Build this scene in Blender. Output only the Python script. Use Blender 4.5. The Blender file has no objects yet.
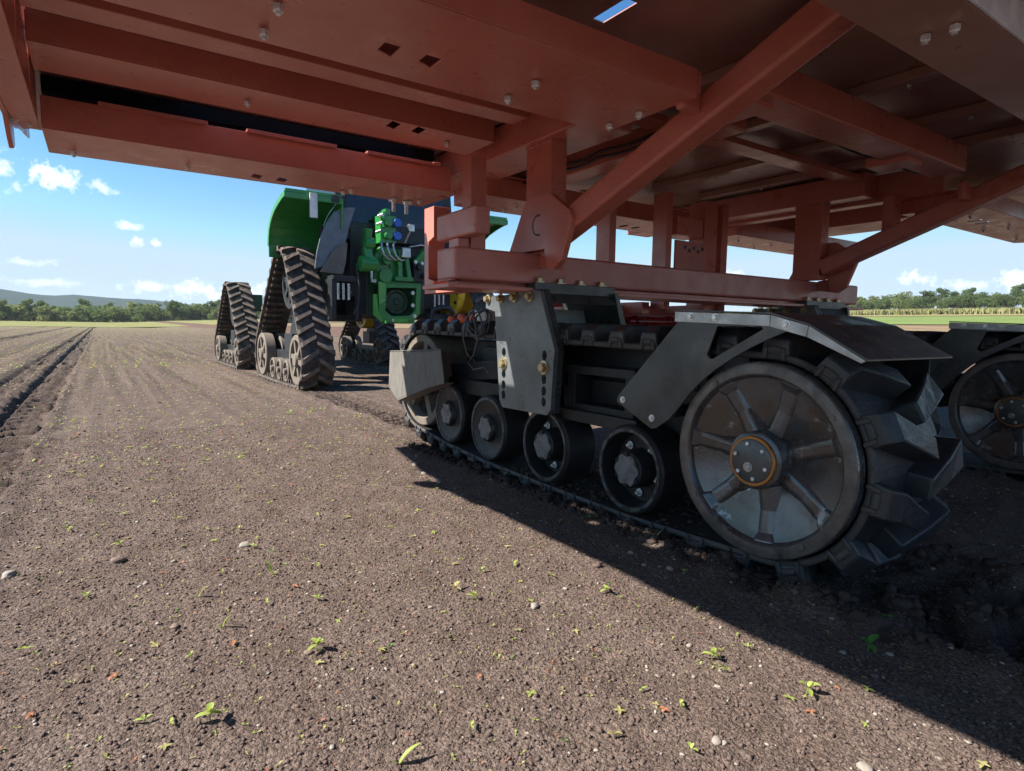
import bpy, bmesh, math, random
import numpy as np
from mathutils import Vector, Matrix
from mathutils.geometry import tessellate_polygon

random.seed(7)
rng = np.random.default_rng(7)
S = bpy.context.scene
COL = S.collection
PI = math.pi

# ------------------------------------------------------------------ camera, sky, sun, exposure
H = 1.15
cam_d = bpy.data.cameras.new('camera')
cam = bpy.data.objects.new('camera', cam_d)
COL.objects.link(cam)
cam.matrix_world = Matrix((( 0.82637247, 0.04237826, -0.56152705, 0.0),
                           (-0.56295550, 0.08655611, -0.82194230, 0.0),
                           ( 0.01377111, 0.99534523,  0.09538467, H),
                           (0, 0, 0, 1)))
cam_d.sensor_fit = 'HORIZONTAL'
cam_d.sensor_width = 36.0
cam_d.lens = 36.0 * 603.0 / 1024.0
cam_d.clip_start = 0.05
cam_d.clip_end = 20000
S.camera = cam

SUN_TO = Vector((-1.03, 0.36, 1.0)).normalized()      # towards the sun
SUN_EL = math.asin(SUN_TO.z)
SUN_AZ = math.atan2(SUN_TO.x, SUN_TO.y)
W = bpy.data.worlds.new('World')
S.world = W
W.use_nodes = True

sun_d = bpy.data.lights.new('sun', 'SUN')
sun_d.energy = 4.0
sun_d.angle = math.radians(0.53)
sun_d.color = (1.0, 0.95, 0.87)
sun = bpy.data.objects.new('sun', sun_d)
sun.rotation_euler = (-SUN_TO).to_track_quat('-Z', 'Y').to_euler()
sun.location = (-20, 6, 20)
COL.objects.link(sun)

S.view_settings.view_transform = 'Standard'
S.view_settings.look = 'None'
S.view_settings.gamma = 1.0
S.view_settings.use_curve_mapping = False
S.view_settings.exposure = 1.7
S.cycles.max_bounces = 8
S.cycles.diffuse_bounces = 5
S.cycles.glossy_bounces = 3
S.cycles.sample_clamp_indirect = 8


def build_world():
    nt = W.node_tree
    N, L = nt.nodes, nt.links
    N.clear()
    out = N.new('ShaderNodeOutputWorld')
    bg = N.new('ShaderNodeBackground')
    bg.inputs['Strength'].default_value = 0.060
    sky = N.new('ShaderNodeTexSky')
    sky.sky_type = 'NISHITA'
    sky.sun_disc = False
    sky.sun_elevation = SUN_EL
    sky.sun_rotation = SUN_AZ
    sky.altitude = 100
    sky.air_density = 1.0
    sky.dust_density = 0.15
    sky.ozone_density = 2.5
    tc = N.new('ShaderNodeTexCoord')
    D = tc.outputs['Generated']

    def math_n(op, a, b=None, clamp=False):
        n = N.new('ShaderNodeMath')
        n.operation = op
        n.use_clamp = clamp
        for i, v in enumerate((a, b)):
            if v is None:
                continue
            if isinstance(v, (int, float)):
                n.inputs[i].default_value = v
            else:
                L.new(v, n.inputs[i])
        return n.outputs[0]

    nz = N.new('ShaderNodeTexNoise')
    nz.inputs['Scale'].default_value = 60
    nz.inputs['Detail'].default_value = 6
    nz.inputs['Roughness'].default_value = 0.62
    L.new(D, nz.inputs['Vector'])
    noise = nz.outputs['Fac']
    # cumulus puffs: direction, half width, half height, strength
    puffs = [((-0.044, 0.982, 0.1815), 0.032, 0.018, 1.0), ((-0.026, 0.983, 0.179), 0.018, 0.014, .9),
             ((0.006, 0.984, 0.177), 0.026, 0.009, .55), ((-0.095, 0.978, 0.186), 0.03, 0.024, .66),
             ((0.037, 0.990, 0.131), 0.016, 0.007, .6), ((0.0446, 0.993, 0.112), 0.016, 0.007, .7),
             ((0.069, 0.991, 0.111), 0.010, 0.006, .6), ((0.062, 0.996, 0.050), 0.035, 0.009, .62),
             ((0.120, 0.990, 0.050), 0.05, 0.013, .72), ((0.20, 0.978, 0.045), 0.06, 0.014, .5),
             ((-0.06, 0.997, 0.05), 0.06, 0.006, .4), ((-0.08, 0.996, 0.075), 0.04, 0.006, .4),
             ((0.922, 0.379, 0.076), 0.020, 0.010, .85), ((0.945, 0.322, 0.064), 0.04, 0.007, .45),
             ((0.957, 0.28, 0.069), 0.022, 0.012, .8), ((0.88, 0.47, 0.063), 0.04, 0.010, .6),
             ((0.80, 0.60, 0.08), 0.05, 0.012, .6), ((-0.45, 0.86, 0.22), 0.12, 0.05, .9),
             ((-0.8, 0.55, 0.2), 0.2, 0.06, .9), ((-0.6, -0.75, 0.25), 0.25, 0.07, .9),
             ((0.5, -0.82, 0.25), 0.25, 0.07, .9), ((0.97, -0.1, 0.2), 0.12, 0.05, .9)]
    acc = None
    for c, hw, hh, st in puffs:
        sub = N.new('ShaderNodeVectorMath'); sub.operation = 'SUBTRACT'
        L.new(D, sub.inputs[0]); sub.inputs[1].default_value = c
        mul = N.new('ShaderNodeVectorMath'); mul.operation = 'MULTIPLY'
        L.new(sub.outputs[0], mul.inputs[0]); mul.inputs[1].default_value = (1/hw, 1/hw, 1/hh)
        ln = N.new('ShaderNodeVectorMath'); ln.operation = 'LENGTH'
        L.new(mul.outputs[0], ln.inputs[0])
        v = math_n('SUBTRACT', 1.0, ln.outputs['Value'])
        v = math_n('MAXIMUM', v, -1.0)
        v = math_n('MULTIPLY', math_n('ADD', math_n('MULTIPLY', v, 0.8), math_n('MULTIPLY', math_n('SUBTRACT', noise, 0.52), 3.4)), st * 1.5)
        # keep the puff inside its own ellipse
        v = math_n('MINIMUM', v, math_n('MULTIPLY', math_n('SUBTRACT', 1.35, ln.outputs['Value']), 2.0))
        v = math_n('MINIMUM', v, st)
        acc = v if acc is None else math_n('MAXIMUM', acc, v)
    fac = math_n('MULTIPLY', math_n('MAXIMUM', acc, 0.0), 0.95, True)
    mix = N.new('ShaderNodeMixRGB')
    L.new(fac, mix.inputs['Fac'])
    hs = N.new('ShaderNodeHueSaturation')
    hs.inputs['Saturation'].default_value = 1.30
    L.new(sky.outputs['Color'], hs.inputs['Color'])
    cap = N.new('ShaderNodeMixRGB'); cap.blend_type = 'DARKEN'; cap.inputs['Fac'].default_value = 1.0
    cap.inputs['Color2'].default_value = (3.1, 4.15, 5.1, 1)
    L.new(hs.outputs['Color'], cap.inputs['Color1'])
    L.new(cap.outputs['Color'], mix.inputs['Color1'])
    mix.inputs['Color2'].default_value = (7.6, 7.9, 8.4, 1)
    L.new(mix.outputs['Color'], bg.inputs['Color'])
    L.new(bg.outputs[0], out.inputs['Surface'])


build_world()

# ------------------------------------------------------------------ materials
MATS = {}


def mat(name, col, rough=0.6, metal=0.0, col2=None, nscale=6.0, ndetail=5, lo=0.40, hi=0.62, bump=0.0, bscale=60.0,
        dust=None, dust_lo=0.5, dust_hi=0.75, dscale=3.0, coat=0.0, rvar=0.12, spec=0.5, stretch=(1, 1, 1)):
    m = bpy.data.materials.new(name)
    m.use_nodes = True
    nt = m.node_tree
    N, L = nt.nodes, nt.links
    b = N['Principled BSDF']
    b.inputs['Metallic'].default_value = metal
    b.inputs['Roughness'].default_value = rough
    b.inputs['Specular IOR Level'].default_value = spec
    if coat:
        b.inputs['Coat Weight'].default_value = coat
        b.inputs['Coat Roughness'].default_value = 0.25
    tc = N.new('ShaderNodeTexCoord')
    mp = N.new('ShaderNodeMapping')
    mp.inputs['Scale'].default_value = stretch
    L.new(tc.outputs['Object'], mp.inputs['Vector'])
    vec = mp.outputs[0]

    def noise(scale, detail, rough_=0.6, off=0.0):
        n = N.new('ShaderNodeTexNoise')
        n.inputs['Scale'].default_value = scale
        n.inputs['Detail'].default_value = detail
        n.inputs['Roughness'].default_value = rough_
        L.new(vec, n.inputs['Vector'])
        return n.outputs['Fac']

    def rng_(src, a, c, x=0.0, y=1.0):
        r = N.new('ShaderNodeMapRange')
        r.inputs['From Min'].default_value = a
        r.inputs['From Max'].default_value = c
        r.inputs['To Min'].default_value = x
        r.inputs['To Max'].default_value = y
        L.new(src, r.inputs['Value'])
        return r.outputs[0]

    n1 = noise(nscale, ndetail)
    mx = N.new('ShaderNodeMixRGB')
    mx.inputs['Color1'].default_value = (*col, 1)
    c2 = col2 if col2 else tuple(c * 0.72 for c in col)
    mx.inputs['Color2'].default_value = (*c2, 1)
    L.new(rng_(n1, lo, hi), mx.inputs['Fac'])
    cur = mx.outputs[0]
    if dust:
        n2 = noise(dscale, 8, 0.7)
        m2 = N.new('ShaderNodeMixRGB')
        L.new(rng_(n2, dust_lo, dust_hi), m2.inputs['Fac'])
        L.new(cur, m2.inputs['Color1'])
        m2.inputs['Color2'].default_value = (*dust, 1)
        cur = m2.outputs[0]
    L.new(cur, b.inputs['Base Color'])
    if rvar:
        n3 = noise(nscale * 2.3, 4)
        L.new(rng_(n3, 0.3, 0.7, max(0.05, rough - rvar), min(1, rough + rvar)), b.inputs['Roughness'])
    if bump:
        bp = N.new('ShaderNodeBump')
        bp.inputs['Strength'].default_value = bump
        bp.inputs['Distance'].default_value = 0.01
        L.new(noise(bscale, 4), bp.inputs['Height'])
        L.new(bp.outputs[0], b.inputs['Normal'])
    MATS[name] = m
    return m


RED = mat('oxide_red_paint', (0.53, 0.160, 0.115), 0.34, col2=(0.48, 0.140, 0.100), nscale=2.5, dust=(0.44, 0.20, 0.15),
          dust_lo=0.55, dust_hi=0.95, dscale=1.6, bump=0.05, bscale=140, coat=0.25)
SHEENRED = mat('underside_sheen_red', (0.40, 0.205, 0.165), 0.38, col2=(0.35, 0.170, 0.135), nscale=1.5, dust=(0.30, 0.20, 0.165), dust_lo=0.5, dust_hi=0.8, dscale=1.3, coat=0.1)  # oxide red greyed and lightened: reflected sheen of the undersides put into the colour
REDSPOT = mat('oxide_red_mud_spattered', (0.52, 0.195, 0.160), 0.36, col2=(0.46, 0.165, 0.135), nscale=2.5, dust=(0.14, 0.045, 0.035),
              dust_lo=0.62, dust_hi=0.66, dscale=22, bump=0.06, bscale=140)
REDCYL = mat('crimson_gloss_paint', (0.22, 0.012, 0.014), 0.25, coat=0.4)
STEEL = mat('dark_steel_plate', (0.080, 0.087, 0.090), 0.33, 0.35, col2=(0.052, 0.056, 0.057), nscale=3.5, dust=(0.17, 0.16, 0.145),
            dust_lo=0.52, dust_hi=0.85, dscale=5, bump=0.08, bscale=90)
GREYPLATE = mat('grey_dusty_steel', (0.165, 0.180, 0.186), 0.36, 0.3, col2=(0.115, 0.126, 0.130), nscale=4, dust=(0.035, 0.032, 0.03),
                dust_lo=0.60, dust_hi=0.70, dscale=9, bump=0.06, bscale=80)
BARE = mat('bright_bare_steel', (0.46, 0.47, 0.47), 0.35, 0.7, nscale=8, bump=0.05)
SPECK = mat('grey_speckled_steel', (0.42, 0.43, 0.40), 0.5, 0.1, nscale=5, dust=(0.03, 0.025, 0.02), dust_lo=0.60, dust_hi=0.63, dscale=38)
MUDGUARD = mat('dried_mud_on_steel', (0.125, 0.112, 0.095), 0.75, 0.0, col2=(0.155, 0.143, 0.125), nscale=5, dust=(0.085, 0.085, 0.085),
               dust_lo=0.5, dust_hi=0.7, dscale=7, bump=0.25, bscale=60, stretch=(1, 3.5, 1))
BLACK = mat('black_frame_steel', (0.020, 0.021, 0.023), 0.5, 0.2, col2=(0.012, 0.012, 0.013), nscale=7, dust=(0.06, 0.055, 0.05),
            dust_lo=0.6, dust_hi=0.9, dscale=8, bump=0.3, bscale=70)
RUBBER = mat('black_rubber', (0.025, 0.026, 0.030), 0.42, 0, col2=(0.034, 0.036, 0.040), nscale=9, dust=(0.075, 0.062, 0.052), dust_lo=0.54,
             dust_hi=0.80, dscale=7, bump=0.35, bscale=70, spec=.5)
RUBBEREDGE = mat('scuffed_rubber_edge', (0.046, 0.047, 0.051), 0.65, 0, col2=(0.028, 0.028, 0.030), nscale=9, dust=(0.070, 0.056, 0.048), dust_lo=.42, dust_hi=.62, dscale=6, bump=.3)
BELTIN = mat('soil_covered_belt', (0.030, 0.026, 0.024), 0.95, 0, col2=(0.020, 0.018, 0.018), nscale=12, bump=.6, bscale=60, rvar=0, spec=.12)
RUBBER_DUSTY = mat('soil_dusted_rubber', (0.055, 0.046, 0.040), 0.85, 0, col2=(0.030, 0.027, 0.026), nscale=7, dust=(0.17, 0.125, 0.095),
                   dust_lo=0.45, dust_hi=0.72, dscale=6, bump=0.3, bscale=60)
LUGTOP = mat('soil_caked_rubber', (0.17, 0.125, 0.098), 0.9, 0, col2=(0.115, 0.086, 0.070), nscale=7, dust=(0.05, 0.042, 0.038), dust_lo=0.58, dust_hi=0.75, dscale=9, bump=0.3, bscale=60)
TYRE = mat('roller_rubber', (0.014, 0.014, 0.016), 0.6, 0, nscale=9, dust=(0.05, 0.044, 0.04), dust_lo=0.58, dust_hi=0.8, dscale=12, bump=0.35, bscale=80)
ROLLERFACE = mat('roller_dark_paint', (0.022, 0.024, 0.028), 0.45, 0.3, nscale=12, dust=(0.015, 0.014, 0.014), dust_lo=0.45, dust_hi=0.6, dscale=9,
                 bump=0.35, bscale=50)
RIMEDGE = mat('scuffed_rim_edge', (0.10, 0.105, 0.11), 0.45, 0.3, nscale=14, dust=(0.022, 0.022, 0.024), dust_lo=0.48, dust_hi=0.56, dscale=16, bump=.2)
HUBCAP = mat('grey_hub_cap', (0.17, 0.17, 0.18), 0.5, 0.3, nscale=14, dust=(0.05, 0.045, 0.04), dust_lo=0.5, dust_hi=0.75, dscale=14, bump=0.1)
WHEEL = mat('scuff_glint_wheel_paint', (0.115, 0.116, 0.124), 0.27, 0.5, col2=(0.100, 0.084, 0.075), lo=.47, hi=.57, nscale=4.5, dust=(0.25, 0.26, 0.285),  # pale bluish patches paint in sky glints along with bare scuffs
            dust_lo=0.60, dust_hi=0.63, dscale=7.5, bump=0.10, bscale=40, rvar=0.14)
WHEELRIM = mat('worn_wheel_rim', (0.165, 0.138, 0.124), 0.40, 0.3, col2=(0.085, 0.075, 0.070), nscale=9, dust=(0.025, 0.02, 0.018), dust_lo=0.62,
               dust_hi=0.68, dscale=9, bump=0.15, bscale=60)
WHEELDUST = mat('soil_dusted_wheel', (0.13, 0.105, 0.085), 0.8, 0, col2=(0.175, 0.145, 0.115), nscale=8, dust=(0.06, 0.05, 0.042), dust_lo=0.5,
                dust_hi=0.75, dscale=8, bump=0.2)
BRASS = mat('orange_brass_ring', (0.42, 0.20, 0.07), 0.35, 0.6)
ZINC = mat('yellow_zinc_bolt', (0.52, 0.43, 0.26), 0.35, 0.75, nscale=30)
NUT = mat('bright_zinc_nut', (0.80, 0.81, 0.82), 0.28, 0.5, nscale=30)
GREEN = mat('tractor_green', (0.020, 0.195, 0.036), 0.35, 0, col2=(0.026, 0.225, 0.042), nscale=4, dust=(0.10, 0.10, 0.06), dust_lo=0.58, dust_hi=0.95, coat=0.3)
SUNLITGREEN = mat('sunlit_tractor_green', (0.06, 0.36, 0.035), 0.4, 0, coat=0.3)  # lighter copy of the tractor green with sunlight painted in
DGREEN = mat('oily_dark_green', (0.012, 0.060, 0.026), 0.4, 0, nscale=9, dust=(0.03, 0.028, 0.02), dust_lo=0.5, dust_hi=0.8, dscale=8, bump=0.3)
YELLOW = mat('tractor_yellow', (0.66, 0.42, 0.015), 0.4, 0, coat=0.3)
DARK = mat('black_machinery', (0.016, 0.018, 0.021), 0.5, 0, dust=(0.04, 0.038, 0.034), dust_lo=0.55, dust_hi=0.85)
GLASSY = mat('dark_tinted_glass', (0.012, 0.016, 0.024), 0.08, 0, rvar=0.0, spec=0.6)
SLATE = mat('slate_grey_panel', (0.130, 0.155, 0.185), 0.45, 0, dust=(0.16, 0.14, 0.12), dust_lo=0.55, dust_hi=0.9)
PALEBLUE = mat('pale_blue_grey_tank', (0.30, 0.38, 0.46), 0.4, 0)
BLUECAP = mat('blue_plastic_cap', (0.02, 0.12, 0.52), 0.4, 0, rvar=0)
VOIDBLACK = mat('void_shade_black', (0.010, 0.010, 0.011), 0.95, 0, rvar=0, spec=.1)  # black that stands in for the shade of the deck void
HOSE = mat('black_hose', (0.015, 0.015, 0.016), 0.5, 0)
CABLE = mat('grey_cable_sheath', (0.085, 0.085, 0.09), 0.5, 0)
SILVER = mat('silver_fitting', (0.48, 0.49, 0.50), 0.3, 0.85)
ORANGE = mat('orange_strap', (0.62, 0.12, 0.035), 0.6, 0, col2=(0.48, 0.09, 0.03), nscale=20)
PANEL = mat('pale_grey_panel', (0.80, 0.79, 0.84), 0.45, 0, rvar=0)
WHITE = mat('white_plastic', (0.72, 0.72, 0.70), 0.5, 0, rvar=0)


# ------------------------------------------------------------------ mesh helpers
class MB:
    """collects shapes; build() links them as one mesh object"""

    def __init__(self):
        self.v, self.f, self.m = [], [], {}

    def add(self, vs, fs, mi=None):
        o = len(self.v)
        if mi:
            for k, i in mi.items():
                self.m[len(self.f) + k] = i
        self.v += [Vector(p) for p in vs]
        self.f += [[i + o for i in f] for f in fs]
        return self

    def box(self, x0, x1, y0, y1, z0, z1):
        vs = [(x, y, z) for x in (x0, x1) for y in (y0, y1) for z in (z0, z1)]
        return self.add(vs, [(0, 1, 3, 2), (4, 6, 7, 5), (0, 4, 5, 1), (2, 3, 7, 6), (0, 2, 6, 4), (1, 5, 7, 3)])

    def bar(self, p, q, w, h, up=(0, 0, 1)):
        """box from p to q, width w across, height h along up"""
        p, q, up = Vector(p), Vector(q), Vector(up)
        d = (q - p).normalized()
        s = d.cross(up).normalized()
        u = s.cross(d).normalized()
        vs = [c + s * a * w / 2 + u * b * h / 2 for c in (p, q) for a in (-1, 1) for b in (-1, 1)]
        return self.add(vs, [(0, 1, 3, 2), (4, 6, 7, 5), (0, 4, 5, 1), (2, 3, 7, 6), (0, 2, 6, 4), (1, 5, 7, 3)])

    def prism(self, poly, vec, holes=()):
        """planar outline (3-D points) with holes, thickened by vec"""
        vec = Vector(vec)
        loops = [[Vector(p) for p in poly]] + [[Vector(p) for p in h] for h in holes]
        tris = tessellate_polygon(loops)
        flat = [p for l in loops for p in l]
        n = len(flat)
        nn = Vector((0, 0, 0))
        for i in range(len(loops[0])):
            nn += loops[0][i].cross(loops[0][(i + 1) % len(loops[0])])
        vs = flat + [p + vec for p in flat]
        fs = []
        for t in tris:
            a, b, c = flat[t[0]], flat[t[1]], flat[t[2]]
            if (b - a).cross(c - a).dot(vec) > 0:
                t = (t[0], t[2], t[1])
            fs.append(tuple(t))
            fs.append((t[2] + n, t[1] + n, t[0] + n))
        o = 0
        for k, l in enumerate(loops):
            m = len(l)
            nk = Vector((0, 0, 0))
            for i in range(m):
                nk += l[i].cross(l[(i + 1) % m])
            ccw = nk.dot(vec) > 0
            if k > 0:
                ccw = not ccw
            for i in range(m):
                a, b = o + i, o + (i + 1) % m
                fs.append((a, b, b + n, a + n) if ccw else (b, a, a + n, b + n))
            o += m
        return self.add(vs, fs)

    def frame(self, axis):
        a = Vector(axis).normalized()
        t = Vector((0, 0, 1)) if abs(a.z) < 0.9 else Vector((1, 0, 0))
        s = a.cross(t).normalized()
        return a, s, a.cross(s).normalized()

    def lathe(self, prof, origin, axis, n=40, closed=False):
        """prof: (radius, along-axis) pairs"""
        a, s, u = self.frame(axis)
        o = Vector(origin)
        vs, fs = [], []
        m = len(prof)
        for k in range(n):
            t = 2 * PI * k / n
            r_ = s * math.cos(t) + u * math.sin(t)
            for r, h in prof:
                vs.append(o + r_ * r + a * h)
        for k in range(n):
            k2 = (k + 1) % n
            for j in range(m - 1 + (1 if closed else 0)):
                j2 = (j + 1) % m
                fs.append((k * m + j, k2 * m + j, k2 * m + j2, k * m + j2))
        if not closed:
            if prof[0][0] > 1e-6:
                fs.append([k * m for k in range(n)][::-1])
            if prof[-1][0] > 1e-6:
                fs.append([k * m + m - 1 for k in range(n)])
        return self.add(vs, fs)

    def cyl(self, p, q, r, n=20, r2=None):
        p, q = Vector(p), Vector(q)
        return self.lathe([(r, 0), (r if r2 is None else r2, (q - p).length)], p, q - p, n)

    def bolt(self, p, axis, r=0.016, h=0.014, washer=True, stud=0.0):
        a, s, u = self.frame(axis)
        p = Vector(p)
        if washer:
            self.lathe([(r * 1.45, 0), (r * 1.45, h * .22), (r * 1.0, h * .24)], p, a, 16)
        self.lathe([(r, h * .22), (r, h * .85), (r * .86, h)], p, a, 6)
        if stud:
            self.lathe([(r * .55, h), (r * .55, h + stud * .8), (r * .4, h + stud)], p, a, 10)
        return self

    def tube(self, pts, r, n=8):
        pts = [Vector(p) for p in pts]
        m = len(pts)
        tang = []
        for i in range(m):
            tang.append((pts[min(i + 1, m - 1)] - pts[max(i - 1, 0)]).normalized())
        a, s, u = self.frame(tang[0])
        vs, fs = [], []
        for i in range(m):
            s = (s - tang[i] * s.dot(tang[i])).normalized()
            u = tang[i].cross(s)
            for k in range(n):
                t = 2 * PI * k / n
                vs.append(pts[i] + (s * math.cos(t) + u * math.sin(t)) * r)
        for i in range(m - 1):
            for k in range(n):
                k2 = (k + 1) % n
                fs.append((i * n + k, i * n + k2, (i + 1) * n + k2, (i + 1) * n + k))
        fs.append(list(range(n))[::-1])
        fs.append([(m - 1) * n + k for k in range(n)])
        return self.add(vs, fs)

    def build(self, name, m, parent=None, origin=None, bevel=0.0, smooth=None, fix=False, seg=2):
        c = Vector(origin) if origin is not None else Vector((0, 0, 0))
        me = bpy.data.meshes.new(name)
        me.from_pydata([tuple(v - c) for v in self.v], [], self.f)
        for k, i in self.m.items():
            me.polygons[k].material_index = i
        if fix:
            bm = bmesh.new(); bm.from_mesh(me)
            bmesh.ops.recalc_face_normals(bm, faces=bm.faces)
            bm.to_mesh(me); bm.free()
        ms = m if isinstance(m, (list, tuple)) else [m]
        for x in ms:
            me.materials.append(x)
        if smooth:
            for p in me.polygons:
                p.use_smooth = True
            me.set_sharp_from_angle(angle=math.radians(smooth))
        o = bpy.data.objects.new(name, me)
        COL.objects.link(o)
        o.location = c
        if parent is not None:
            o.parent = parent
            if parent.type == 'MESH' or parent.location.length > 0:
                o.matrix_parent_inverse = Matrix.Translation(parent.matrix_world.translation if False else world_loc(parent)).inverted()
        if bevel:
            b = o.modifiers.new('edge', 'BEVEL')
            b.width = bevel
            b.segments = seg
            b.limit_method = 'ANGLE'
            b.angle_limit = math.radians(40)
            b.harden_normals = False
        return o


def world_loc(o):
    l = Vector(o.location)
    p = o.parent
    if p is not None:
        l = world_loc(p) + o.matrix_parent_inverse.translation + l
    return l


def tag(o, label=None, cat=None, group=None, kind=None):
    if label: o['label'] = label
    if cat: o['category'] = cat
    if group: o['group'] = group
    if kind: o['kind'] = kind
    return o


def empty(name, loc, label, cat, group=None):
    o = bpy.data.objects.new(name, None)
    COL.objects.link(o)
    o.location = loc
    o.empty_display_size = 0.2
    return tag(o, label, cat, group)


def copy_part(o, parent, dx=0.0):
    c = o.copy()
    COL.objects.link(c)
    inv = o.matrix_parent_inverse.copy()
    c.parent = parent
    c.matrix_parent_inverse = inv
    c.location = Vector(o.location) + Vector((dx, 0, 0))
    for k in [k for k in bpy.data.objects if k.parent == o]:
        copy_part(k, c)
    return c


# ------------------------------------------------------------------ noise for terrain
def vnoise(x, y, seed=0):
    xi, yi = np.floor(x).astype(np.int64), np.floor(y).astype(np.int64)
    xf, yf = x - xi, y - yi
    u, v = xf * xf * (3 - 2 * xf), yf * yf * (3 - 2 * yf)

    def h(a, b):
        n = (a * 374761393 + b * 668265263 + seed * 974634777) & 0xffffffff
        n = ((n ^ (n >> 13)) * 1274126177) & 0xffffffff
        n = (n ^ (n >> 16)) & 0xffff
        return n / 65535.0
    return (h(xi, yi) * (1 - u) + h(xi + 1, yi) * u) * (1 - v) + (h(xi, yi + 1) * (1 - u) + h(xi + 1, yi + 1) * u) * v - 0.5


def sst(a, b, t):
    t = np.clip((t - a) / (b - a), 0, 1)
    return t * t * (3 - 2 * t)


def band(x, a, b, e):
    return sst(a - e, a + e, x) * (1 - sst(b - e, b + e, x))


def lugbars(y, pitch, duty=0.5):
    t = (y / pitch) % 1.0
    return sst(0.0, 0.10, t) * (1 - sst(duty, duty + 0.10, t))


def terrain(x, y):
    """height of the field and how disturbed (moist, dark) the soil is"""
    x = np.asarray(x, float); y = np.asarray(y, float)
    far = 1 - sst(14, 60, np.hypot(x, y))
    z = 0.022 * vnoise(x / 1.4, y / 1.4, 1) * far
    z = z + (0.013 * vnoise(x / .16, y / .16, 2) + 0.010 * vnoise(x / .065, y / .065, 3) + 0.006 * vnoise(x / .03, y / .03, 4)) * far
    moist = np.zeros_like(z)
    rough = (vnoise(x / .22, y / .22, 5) * .6 + vnoise(x / .09, y / .09, 6) * .45 + vnoise(x / .045, y / .045, 12) * .3)
    wob = 0.05 * vnoise(y / .35, y * 0 + 3.3, 8) + 0.03 * vnoise(y / .12, y * 0 + 7.3, 9)
    wob = wob + 0.07 * vnoise(x / .3, y / .16, 14) + 0.04 * vnoise(x / .1, y / .06, 15)
    # wheel track left of the bed, with the prints of the lugs
    for (a, b, dep, first) in ((-1.02, -.57, .105, 0), (-1.56, -1.24, .10, 0), (-5.3, -4.5, .12, 0), (-9.2, -8.4, .10, 0), (-3.0, -2.45, .03, 0)):
        t = band(x + wob, a, b, .06)
        bars = lugbars(y + .35 * np.abs(x - (a + b) / 2) + .03 * vnoise(x / .1, y / .3, 31), .26, .40)
        inner = band(x, a + .05, b - .02, .03)
        z = z + t * (-dep + .085 * bars * inner * (dep > .05) + rough * .05)
        berm = band(x + wob, a - .28, a - .02, .09) + .6 * band(x + wob, b, b + .14, .06)
        z = z + berm * (.02 + .07 * rough) * (dep > .05)
        moist = np.maximum(moist, np.clip(berm, 0, 1) * .65 * (dep > .05))
        moist = np.maximum(moist, t * (1.0 - .45 * bars * inner) * (1 if dep > .05 else .45))
    # prints behind the tractor's tracks
    for a in (2.83, 6.6):
        t = band(x + wob, a, a + .62, .05) * band(y, 5.7, 10.7, .4)
        c = a + .31
        half = np.where(x < c, 0.0, .5)
        bars = lugbars(y + .45 * np.abs(x - c) + half * .2, .20, .45)
        z = z + t * (-.055 + .05 * bars + rough * .02)
        moist = np.maximum(moist, t * (.55 - .3 * bars))
        berm = band(x + wob, a - .22, a, .07) * band(y, 5.9, 10.9, .4)
        z = z + berm * (.02 + .05 * rough)
    # churned soil behind the trailer's tracks
    for a in (2.58, 6.03):
        t = band(x + wob, a, a + .80, .07) * (1 - sst(1.05, 1.45, y)) * sst(-14, -10, y)
        bars = lugbars(y + .5 * np.abs(x - a - .35), .27, .5)
        z = z + t * (-.07 + .06 * bars + rough * .13)
        moist = np.maximum(moist, t * .9)
        berm = band(x + wob, a - .24, a - .02, .09) * (1 - sst(1.2, 2.2, y)) + band(x + wob, a + .8, a + 1.05, .09) * (1 - sst(1.2, 1.8, y))
        z = z + berm * (.03 + .10 * rough)
        moist = np.maximum(moist, np.clip(berm, 0, 1) * .6)
    for a in (2.60, 6.05):
        t = band(x + wob, a - .17, a + .02, .05) * band(y, 1.5, 5.3, .3)
        z = z + t * (.0 + .07 * rough)
        moist = np.maximum(moist, np.clip(t, 0, 1) * .5)
        u = band(x, a - .06, a + .75, .07) * band(y, 1.2, 5.35, .35)
        z = z - u * (.032 - .03 * rough)
        moist = np.maximum(moist, u * .9)
    # the land rises gently on the right
    z = z + np.interp(x, [-1e4, 9.5, 20, 35, 55, 112, 230, 420, 1500], [0, 0, .78, 1.38, 2.15, 4.2, 9.2, 12, 12]) * 1.0
    z = z + np.interp(y, [-1e4, 140, 300, 900, 4000], [0, 0, 1.2, 5, 10]) * (x < 60)
    return z, moist


def graded(segs):
    """list of (start, end, step, growth) -> coordinates"""
    out = []
    for a, b, st, gr in segs:
        p = a
        while p < b - 1e-6:
            out.append(p)
            p += st
            st *= gr
    out.append(segs[-1][1])
    return np.array(out)


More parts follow.
